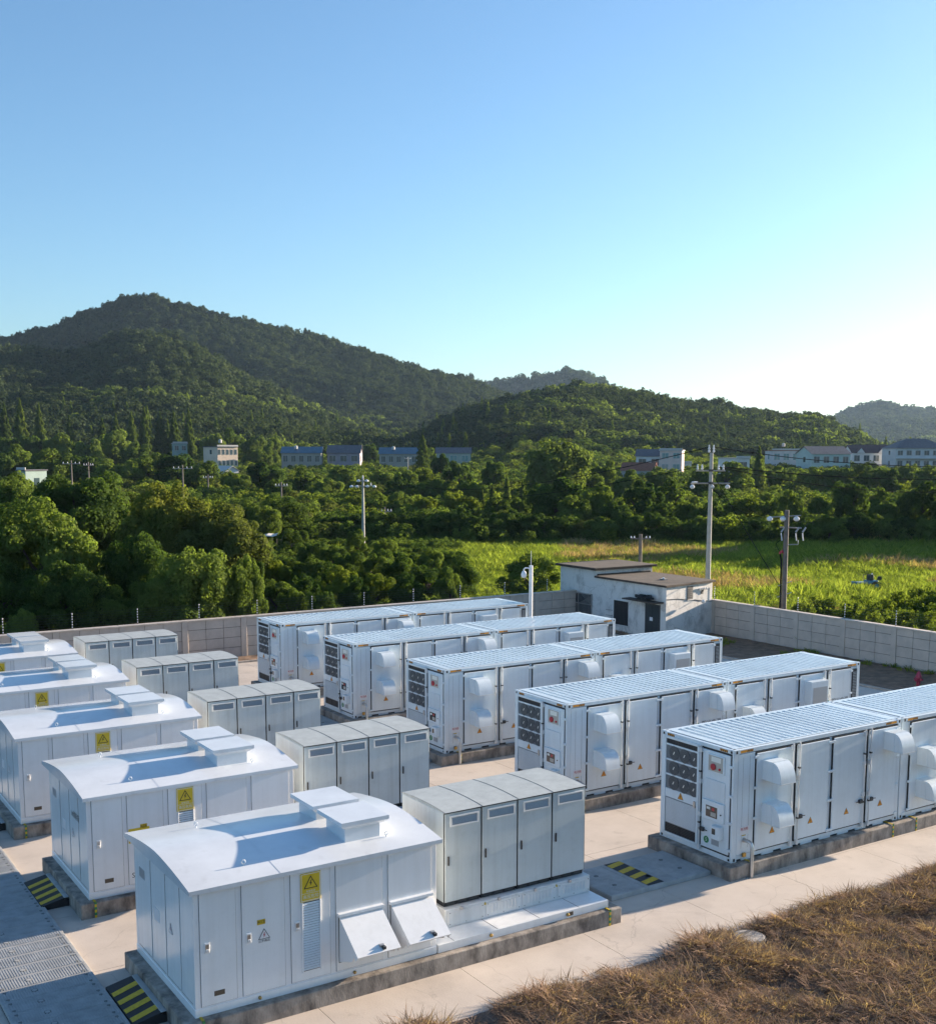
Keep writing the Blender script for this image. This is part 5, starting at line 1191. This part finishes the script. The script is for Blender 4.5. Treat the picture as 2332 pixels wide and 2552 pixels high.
def build_trees():
    near = [('nearN', 112, 1252, 310, 60, 'large leafy tree filling the left edge behind the substations'), ('nearD', 15, 1238, 230, 70, 'leafy tree cut by the left picture edge behind the large tree'),
            ('nearD', 200, 1168, 270, 92, 'wide dark canopy tree above the large left tree'), ('nearF', 425, 1203, 250, 80, 'tree covered with yellow blossom left of centre'), ('nearO', 560, 1262, 230, 78, 'olive leaved tree right of the yellow blossom tree'),
            ('nearD', 345, 1325, 190, 60, 'dark leafy tree between the large left tree and the bushes'), ('nearN', 480, 1362, 240, 57, 'leafy green tree over the back wall left of the containers'), ('nearN', 612, 1388, 125, 55, 'small leafy tree at the corner of the first container'),
            ('nearN', 60, 1180, 200, 105, 'green tree behind the left canopy trees'), ('nearO', 320, 1240, 180, 95, 'olive tree behind the yellow blossom tree'), ('nearN', 690, 1236, 180, 125, 'soft green tree beside the tarpaulin shelter'),
            ('nearN', 640, 1250, 140, 120, 'green tree left of the soft green tree'), ('nearN', 250, 1450, 190, 56, 'low bush behind the back wall near the substations'), ('nearN', 55, 1520, 110, 53, 'small bush peeking over the back wall at far left'), ('nearD', 165, 1400, 240, 56, 'dark bush behind the wall left of centre grove'), ('nearD', 410, 1430, 220, 55, 'dark bush behind the wall below the leafy grove'), ('nearD', 20, 1400, 200, 57, 'dark bush in the shade at the far left wall')]
    for k, px, yt, w, D, lab in near: tree(k, px, yt, w, D, lab, 'trees behind the back wall', crown_frac=0.97)
    Z = lambda x, y: (600+x*0.38, 1050+y*0.38)
    sh = [(230, 1000, 240, 'N'), (340, 1060, 220, 'N'), (230, 868, 170, 'Y'), (450, 868, 260, 'N'), (340, 705, 260, 'N'), (480, 770, 220, 'D'), (610, 785, 200, 'N'), (560, 925, 260, 'D'), (640, 955, 280, 'Y'), (720, 830, 220, 'D'), (890, 955, 240, 'Y'), (770, 712, 170, 'N'), (955, 738, 160, 'N'), (950, 838, 200, 'D'), (880, 872, 180, 'N'), (1060, 882, 240, 'N'), (1235, 925, 290, 'D'), (1240, 838, 190, 'N'), (1080, 838, 170, 'D'), (1400, 826, 210, 'D'), (1430, 890, 250, 'D'), (1370, 985, 180, 'N'), (150, 820, 200, 'D'), (80, 905, 190, 'N'), (420, 1000, 230, 'D'), (1100, 990, 240, 'D'), (760, 1010, 220, 'D'), (40, 1010, 190, 'D'), (530, 1080, 200, 'D')]
    L = []
    for (x, y, w, c) in sh:
        px, py = Z(x, y); L.append(('shrub'+c, px, py, w*0.38*1.15, min(max((9.85-2.9)*FPX/(py-1128)*1.0, 55), 120)))
    tree_row(L, 'in the orchard behind the wall', 'orchard shrubs behind the back wall', 'shrub', 'shrub', 0.99)
    tree('shrubN', 1320, 1383, 165, 72, 'round clipped bush between the white mast and the old building', None, 'shrub', 0.97)
    tree('shrubY', 1245, 1470, 90, 58, 'low bright bush left of the white mast', None, 'shrub', 0.99)
    # tree line behind the field
    L = [('midD', 1382, 1194, 150, 138), ('midN', 1487, 1199, 95, 142), ('midD', 1590, 1202, 130, 140), ('midN', 1662, 1195, 90, 146), ('midN', 1714, 1232, 80, 136), ('midD', 1770, 1250, 90, 135), ('midY', 1844, 1237, 105, 140), ('midN', 1906, 1226, 95, 145), ('midN', 1964, 1222, 80, 140), ('midD', 2105, 1198, 120, 140), ('midN', 2040, 1240, 90, 136), ('midN', 2187, 1216, 70, 144), ('midD', 2200, 1246, 100, 134), ('midN', 2283, 1202, 120, 140), ('midD', 2370, 1215, 120, 138), ('midN', 2450, 1210, 120, 142), ('midD', 2560, 1200, 130, 140), ('midN', 2690, 1205, 130, 140), ('midD', 2820, 1200, 140, 140),
         ('midN', 1430, 1235, 90, 134), ('midD', 1530, 1250, 100, 133), ('midD', 1640, 1255, 100, 133)]
    tree_row(L, 'in the tree line behind the field', 'tree line behind the field', cf=0.99)
    L = [('midD', x, 1283+TR.uniform(-14, 10), 80+TR.uniform(-8, 20), 128+TR.uniform(-3, 6)) for x in range(850, 1420, 42)]
    tree_row(L, 'in the hedge behind the meadow', 'dark hedge behind the meadow', 'hedge bush', 'shrub', 0.99)
    L = [(TR.choice(['midD', 'midD', 'midN']), x, 1290+TR.uniform(-22, 14), 95+TR.uniform(-10, 20), 127+TR.uniform(-3, 6)) for x in range(1440, 2760, 62)]
    tree_row(L, 'along the shaded tree line fringe', 'shaded fringe of the tree line', 'bush', 'shrub', 0.99)
    L = [('midP', 1385, 1094, 180, 215), ('midN', 1500, 1143, 90, 230), ('midD', 1231, 1146, 76, 250), ('midD', 1143, 1152, 90, 240), ('midD', 1098, 1133, 58, 300), ('midN', 1560, 1172, 90, 215), ('midN', 1640, 1160, 80, 240), ('midN', 1800, 1152, 130, 230), ('coneP', 1880, 1112, 66, 240), ('midN', 1935, 1158, 90, 250), ('midN', 2010, 1160, 90, 240), ('midD', 2070, 1164, 90, 235), ('midN', 2146, 1158, 120, 235), ('midP', 2250, 1156, 80, 250), ('midN', 2310, 1162, 100, 230), ('midN', 2400, 1150, 120, 235), ('midD', 2190, 1165, 90, 225), ('midD', 1745, 1170, 90, 220), ('midN', 1450, 1160, 100, 225)]
    tree_row(L, 'in the grove below the houses', 'grove below the houses', cf=0.97)
    L = [('midD', 665, 1154, 108, 235), ('midN', 767, 1166, 90, 225), ('midN', 605, 1180, 80, 230), ('midY', 585, 1178, 70, 240), ('midN', 860, 1160, 80, 260), ('midN', 950, 1166, 80, 255), ('midY', 1060, 1166, 70, 250), ('midN', 1010, 1172, 70, 245), ('midN', 700, 1195, 80, 205), ('midN', 820, 1188, 90, 215), ('midN', 905, 1185, 80, 210), ('midD', 990, 1190, 90, 205), ('midN', 1080, 1190, 90, 205), ('midY', 1170, 1195, 80, 205), ('midN', 520, 1150, 110, 255), ('midD', 450, 1130, 120, 270), ('midN', 380, 1125, 120, 280), ('midN', 300, 1140, 120, 265), ('midD', 230, 1135, 110, 275), ('midN', 150, 1120, 110, 285), ('midN', 70, 1110, 110, 290), ('midD', 10, 1120, 110, 285)]
    tree_row(L, 'in the grove before the left houses', 'grove in front of the left houses', cf=0.95)
    L = [('coneP', 1261, 1180, 42, 165), ('coneP', 1225, 1205, 40, 160), ('coneP', 1300, 1195, 40, 160), ('coneP', 1200, 1215, 40, 162), ('coneP', 1330, 1210, 44, 158), ('midY', 1130, 1225, 70, 165), ('midY', 1060, 1230, 70, 168), ('midN', 1000, 1225, 70, 170), ('midN', 940, 1225, 76, 172), ('midY', 880, 1235, 70, 165), ('midN', 820, 1240, 76, 165), ('midN', 760, 1232, 84, 165), ('midY', 1170, 1235, 60, 158), ('midN', 1290, 1232, 70, 155), ('midN', 700, 1228, 80, 175), ('midN', 1400, 1215, 70, 170), ('midN', 1240, 1238, 70, 152)]
    tree_row(L, 'in the mid valley thicket', 'mixed thicket in mid valley', cf=0.98)
    tree('cypress', 1054, 1083, 52, 335, 'tall pointed dark cypress between the village houses', None)
    L = [('cone', 5, 1001, 63, 460), ('cone', 32, 1003, 58, 455), ('cone', 71, 993, 66, 450), ('cone', 117, 1006, 60, 455), ('cone', 190, 1034, 49, 440), ('cone', 304, 1030, 58, 460), ('cone', 342, 1026, 60, 450), ('cone', 374, 1014, 63, 455), ('cone', 412, 1026, 63, 460), ('cone', 446, 1026, 63, 462), ('cone', 482, 1018, 52, 450), ('cone', 270, 1040, 52, 470)]
    tree_row(L, 'in the far left row', 'row of tall conifers', 'conifer', 'conifer_tree', 0.98)
    L = [('midN', 163, 1082, 90, 400), ('midN', 296, 1074, 110, 405), ('midN', 240, 1092, 80, 395), ('midD', 100, 1085, 80, 400), ('midD', 40, 1090, 80, 400), ('midN', 350, 1100, 80, 395), ('midP', 540, 1080, 70, 430), ('midP', 640, 1085, 70, 420), ('midN', 690, 1092, 60, 415), ('midN', 590, 1070, 70, 450), ('midP', 760, 1100, 60, 425), ('midD', 925, 1105, 50, 425), ('midD', 1065, 1110, 60, 430), ('midN', 660, 1110, 60, 400)]
    tree_row(L, 'behind the left houses', 'wood edge behind the left houses', cf=0.97)
build_trees()

def scatter(name, label, cat, pts, rot, scl, idx, meshes):
    """one stuff object: instances of meshes on points (geometry nodes)"""
    col = bpy.data.collections.new(name+'_pieces')
    for k, m_ in enumerate(meshes):
        o = bpy.data.objects.new(f'{name}_piece_{k:02d}', m_); col.objects.link(o)
    n = len(pts); me = bpy.data.meshes.new(name); me.vertices.add(n); me.vertices.foreach_set('co', np.asarray(pts, np.float32).reshape(-1))
    for nm, dt, arr, key in (('rot', 'FLOAT_VECTOR', rot, 'vector'), ('scl', 'FLOAT_VECTOR', scl, 'vector')):
        a = me.attributes.new(nm, dt, 'POINT'); a.data.foreach_set(key, np.asarray(arr, np.float32).reshape(-1))
    a = me.attributes.new('idx', 'INT', 'POINT'); a.data.foreach_set('value', np.asarray(idx, np.int32)); me.update()
    ng = bpy.data.node_groups.new(name, 'GeometryNodeTree')
    ng.interface.new_socket('Geometry', in_out='INPUT', socket_type='NodeSocketGeometry'); ng.interface.new_socket('Geometry', in_out='OUTPUT', socket_type='NodeSocketGeometry')
    N, L = ng.nodes, ng.links; gi = N.new('NodeGroupInput'); go = N.new('NodeGroupOutput')
    ip = N.new('GeometryNodeInstanceOnPoints'); ci = N.new('GeometryNodeCollectionInfo'); ci.inputs['Collection'].default_value = col
    ci.inputs['Separate Children'].default_value = True; ci.inputs['Reset Children'].default_value = True
    def na(nm, dt): q = N.new('GeometryNodeInputNamedAttribute'); q.data_type = dt; q.inputs['Name'].default_value = nm; return q.outputs['Attribute']
    er = N.new('FunctionNodeEulerToRotation')
    L.new(gi.outputs[0], ip.inputs['Points']); L.new(ci.outputs[0], ip.inputs['Instance']); ip.inputs['Pick Instance'].default_value = True
    L.new(na('idx', 'INT'), ip.inputs['Instance Index']); L.new(na('rot', 'FLOAT_VECTOR'), er.inputs[0]); L.new(er.outputs[0], ip.inputs['Rotation']); L.new(na('scl', 'FLOAT_VECTOR'), ip.inputs['Scale'])
    L.new(ip.outputs[0], go.inputs[0])
    o = link(name, me); md = o.modifiers.new('scatter', 'NODES'); md.node_group = ng
    return tag(o, label, cat, kind='stuff')
def polar(R, n, s0, s1, D0, D1, pw=1.0):
    D = np.sqrt(R.random(n)*(D1**2-D0**2)+D0**2); s = s0+(s1-s0)*R.random(n)
    X = CAM[0]+D*(fw[0]/math.cos(PITCH)+0*s)+D*r0[0]*(s-1166)/FPX; Y = CAM[1]+D*(fw[1]/math.cos(PITCH))+D*r0[1]*(s-1166)/FPX
    return s, D, X, Y
def build_forest():
    R = np.random.default_rng(3)
    ms = [crown_broad(100+i, 22, 420, 0.15, zmin=-0.3, mt=M['leafH'], spread=0.42) for i in range(5)]+[crown_broad(110+i, 22, 420, 0.15, zmin=-0.3, mt=M['leafP'], spread=0.42) for i in range(2)]+[crown_cone(120, 420, 0.16, M['leafC'])]
    def make(n, s0, s1, D0, D1, rmean, name, label):
        s, D, X, Y = polar(R, n, s0, s1, D0, D1); Z = terrain(X, Y); keep = (Z > 2.0)
        X, Y, Z, D, s = X[keep], Y[keep], Z[keep], D[keep], s[keep]; m = len(X)
        sz = rmean*(0.65+0.7*R.random(m))*(0.8+0.4*vnoise(X/60, Y/60))
        pn = fbm(X/70+5, Y/70, 3); pale = (pn > 0.53) & (R.random(m) < 0.6) & (Z < 45)
        idx = R.integers(0, 5, m); idx = np.where(pale, R.integers(5, 7, m), idx); idx = np.where((R.random(m) < 0.02) & (Z < 25), 7, idx)
        sc = np.stack([sz, sz, sz*(0.85+0.4*R.random(m))], 1); sc[idx == 7] *= np.array([0.7, 0.7, 1.5])
        rot = np.stack([0*X, 0*X, R.random(m)*6.28], 1)
        scatter(name, label, 'forest', np.stack([X, Y, Z-sz*0.25], 1), rot, sc, idx, ms)
    make(17000, -250, 2700, 470, 760, 3.3, 'hillside_wood', 'mixed woodland covering the lower slopes behind the houses')
    make(40000, -250, 2700, 760, 1500, 4.2, 'mountain_forest', 'dense dark forest covering the big left mountain')
    make(16000, -250, 2700, 1500, 3000, 8.5, 'distant_forest', 'hazy forest on the farthest hills')
    n = 60; px = np.linspace(2430, 4700, n)+R.normal(size=n)*25; D = 130+R.normal(size=n)*5; X = CAM[0]+D*(math.cos(YAW)+r0[0]*(px-1166)/FPX); Y = CAM[1]+D*(math.sin(YAW)+r0[1]*(px-1166)/FPX)
    sz = 3.4+1.2*R.random(n); hh = (9.5+3.5*R.random(n))/2
    scatter('field_edge_wood', 'tall wood closing the field on the right', 'wood', np.stack([X, Y, 0*X-0.5], 1), np.stack([0*X, 0*X, R.random(n)*6.28], 1), np.stack([sz, sz, hh], 1), R.integers(0, 3, n), VAR['midD'])
    # undergrowth of the valley
    ub = [crown_broad(130+i, 20, 1300, 0.08, zmin=-0.2, mt=M[k], spread=0.42) for i, k in enumerate(('leafN', 'leafD', 'leafN', 'leafY', 'leafO'))]
    s, D, X, Y = polar(R, 7500, -150, 2600, 122, 480)
    Z = terrain(X, Y); m = len(X); sz = (0.9+1.1*R.random(m))*(0.8+D/400)
    scatter('valley_undergrowth', 'tangled undergrowth between the trees of the valley', 'undergrowth', np.stack([X, Y, Z-0.4*sz], 1), np.stack([0*X, 0*X, R.random(m)*6.28], 1), np.stack([sz, sz, sz*0.9], 1), R.integers(0, 5, m), ub)
    s, D, X, Y = polar(R, 1500, -150, 1150, 53, 124); ok = (Y > 35.2)
    X, Y, D = X[ok], Y[ok], D[ok]; m = len(X); sz = 0.45+0.5*R.random(m)
    scatter('orchard_undergrowth', 'weeds and low bushes between the orchard shrubs', 'undergrowth', np.stack([X, Y, 0*X-0.2*sz], 1), np.stack([0*X, 0*X, R.random(m)*6.28], 1), np.stack([sz, sz, sz*0.8], 1), R.integers(0, 3, m), ub)
build_forest()

def tuft(seed, n, h, w, spread, mt, lean=0.5):
    R = np.random.default_rng(seed); th = R.random(n)*6.283; r = spread*np.sqrt(R.random(n)); b = np.stack([r*np.cos(th), r*np.sin(th), 0*r], 1)
    d = np.stack([np.cos(th+R.normal(size=n)*0.8), np.sin(th+R.normal(size=n)*0.8), 0*r], 1); hh = h*(0.5+0.7*R.random(n)); ln = lean*hh*(0.3+R.random(n))
    side = np.stack([-d[:, 1], d[:, 0], 0*r], 1)*(w*(0.6+0.8*R.random(n)))[:, None]
    m1 = b+d*(ln*0.35)[:, None]+np.array([0, 0, 1])*(hh*0.6)[:, None]; t = b+d*ln[:, None]+np.array([0, 0, 1])*hh[:, None]*(1-0.25*lean)
    q1 = np.stack([b-side, b+side, m1+side*0.8, m1-side*0.8], 1); q2 = np.stack([m1-side*0.8, m1+side*0.8, t+side*0.15, t-side*0.15], 1)
    lv = R.random(n); return nquads('tuft', np.concatenate([q1, q2]), mt, np.concatenate([lv, lv]))
def build_grass():
    R = np.random.default_rng(11)
    # dry verge in the foreground
    tb = [tuft(200+i, 60, 0.07, 0.0030, 0.16, M['grassB'], 2.6) for i in range(6)]+[tuft(210+i, 22, 0.15, 0.0030, 0.09, M['grassT'], 1.5) for i in range(2)]+[tuft(214, 14, 0.09, 0.006, 0.05, M['grassG'], 0.8)]
    n = 62000; X = -14+28*R.random(n); Y = -9.5+7.25*R.random(n); edge = -2.36+0.10*np.sin(X*1.7)+0.10*(fbm(X*1.1, X*0+3, 3)-0.5)*2
    ok = (Y < edge) & (np.hypot(X+2.26, Y+2.72) > 0.33); X, Y = X[ok], Y[ok]; m = len(X)
    dn = fbm(X*0.9, Y*0.9, 4); idx = R.integers(0, 6, m); idx = np.where((R.random(m) < 0.035) & (dn > 0.45), R.integers(6, 8, m), idx); idx = np.where(R.random(m) < 0.002, 8, idx)
    sz = (0.55+0.9*R.random(m))*(0.45+1.25*dn); keep = R.random(m) < np.clip((dn-0.22)*4, 0.15, 1); 
    Zs = 0.02+0.13*(fbm(X*0.9, Y*0.9, 4)-0.4)
    P = np.stack([X, Y, Zs-0.01], 1); rot = np.stack([R.normal(size=m)*0.25, R.normal(size=m)*0.25, R.random(m)*6.28], 1)
    scatter('dry_grass', 'dry brown grass on the verge beside the path', 'grass', P[keep], rot[keep], np.stack([sz*1.2, sz*1.2, sz*0.7], 1)[keep], idx[keep], tb)
    # green meadow beyond the wall
    tg = [tuft(220+i, 46, 0.62, 0.016, 0.34, M['grassG'], 0.6) for i in range(5)]+[tuft(230+i, 40, 0.7, 0.014, 0.32, M['grassT'], 0.5) for i in range(2)]
    s, D, X, Y = polar(R, 26000, 750, 2750, 50, 128)
    ok = ((X > 26.9) | (Y > 36.2)) & (np.hypot(X-34.7, Y-36) > 0.5); p = gat(2157, 84); ok &= np.hypot(X-p[0], Y-p[1]-0.0) > 1.3
    X, Y, D, s = X[ok], Y[ok], D[ok], s[ok]; m = len(X); dn = fbm(X/9, Y/9, 4)
    tan = (fbm(X/14+7, Y/14+3, 3) > 0.55) & (R.random(m) < 0.6); idx = np.where(tan, R.integers(5, 7, m), R.integers(0, 5, m))
    sz = (0.5+0.7*R.random(m))*(0.5+1.0*dn)*(0.75+D/200)
    scatter('meadow_grass', 'tall sunlit green grass in the field beyond the right wall', 'grass', np.stack([X, Y, 0*X-0.06], 1), np.stack([R.normal(size=m)*0.12, R.normal(size=m)*0.12, R.random(m)*6.28], 1), np.stack([sz*1.25, sz*1.25, sz], 1), idx, tg)
    # bushy rows close behind the right wall
    n = 1400; X = 27.7+20*R.random(n)**1.3; Y = -2+25*R.random(n); sz = 0.8+0.45*R.random(n)
    gb = [crown_broad(150+i, 40, 5200, 0.05, zmin=-0.1, mt=M['leafY'], spread=0.30) for i in range(3)]
    ok = (np.abs((X*0.35+Y) % 2.2-1.1) < 0.75)&(np.hypot(X-28.3, Y-23.8) > 1.5); X, Y, sz = X[ok], Y[ok], sz[ok]; m = len(X)
    scatter('crop_rows', 'low bushy yellow-green crop rows behind the right wall', 'crops', np.stack([X, Y, 0*X-0.75], 1), np.stack([0*X, 0*X, R.random(m)*6.28], 1), np.stack([sz*0.85, sz*0.85, sz*(1.0+0.35*R.random(m))], 1), R.integers(0, 3, m), gb)
    # weeds on the soil strip
    wd = [tuft(240+i, 26, 0.22, 0.012, 0.14, M['grassG'], 1.0) for i in range(2)]+[tuft(244, 26, 0.14, 0.006, 0.12, M['grassB'], 1.0)]
    n = 1800; X = np.where(R.random(n) < 0.7, 21.4+4.6*R.random(n), -16+37*R.random(n)); Y = np.where(X > 21.3, 0+33*R.random(n), 32.5+1.4*R.random(n)); dn = fbm(X*0.5+9, Y*0.5, 3)
    ok = dn > 0.47; X, Y = X[ok], Y[ok]; m = len(X); sz = 0.5+0.7*R.random(m); idx = np.where(fbm(X*0.4, Y*0.4+20, 2) > 0.42, R.integers(0, 2, m), 2)
    scatter('soil_weeds', 'scattered small weeds on the bare soil strip', 'weeds', np.stack([X, Y, 0*X+0.02], 1), np.stack([0*X, 0*X, R.random(m)*6.28], 1), np.stack([sz]*3, 1), idx, wd)
build_grass()

# ------------------------------------------------------------------ haze
def build_haze():
    o = MB().box(-9400, 9400, -9400, 9400, -1.5, 330, M['white']).obj('haze'); o.data.materials.clear()
    m = bpy.data.materials.new('haze_air'); m.use_nodes = True; N, L = m.node_tree.nodes, m.node_tree.links
    N.remove(N['Principled BSDF']); v = N.new('ShaderNodeVolumePrincipled')
    v.inputs['Color'].default_value = (0.50, 0.72, 1.0, 1); v.inputs['Density'].default_value = HAZE; v.inputs['Anisotropy'].default_value = 0.3
    L.new(v.outputs[0], N['Material Output'].inputs['Volume']); o.data.materials.append(m)
    tag(o, 'thin morning haze over the valley and hills', 'haze', kind='stuff')
HAZE = 0.000045
build_haze()
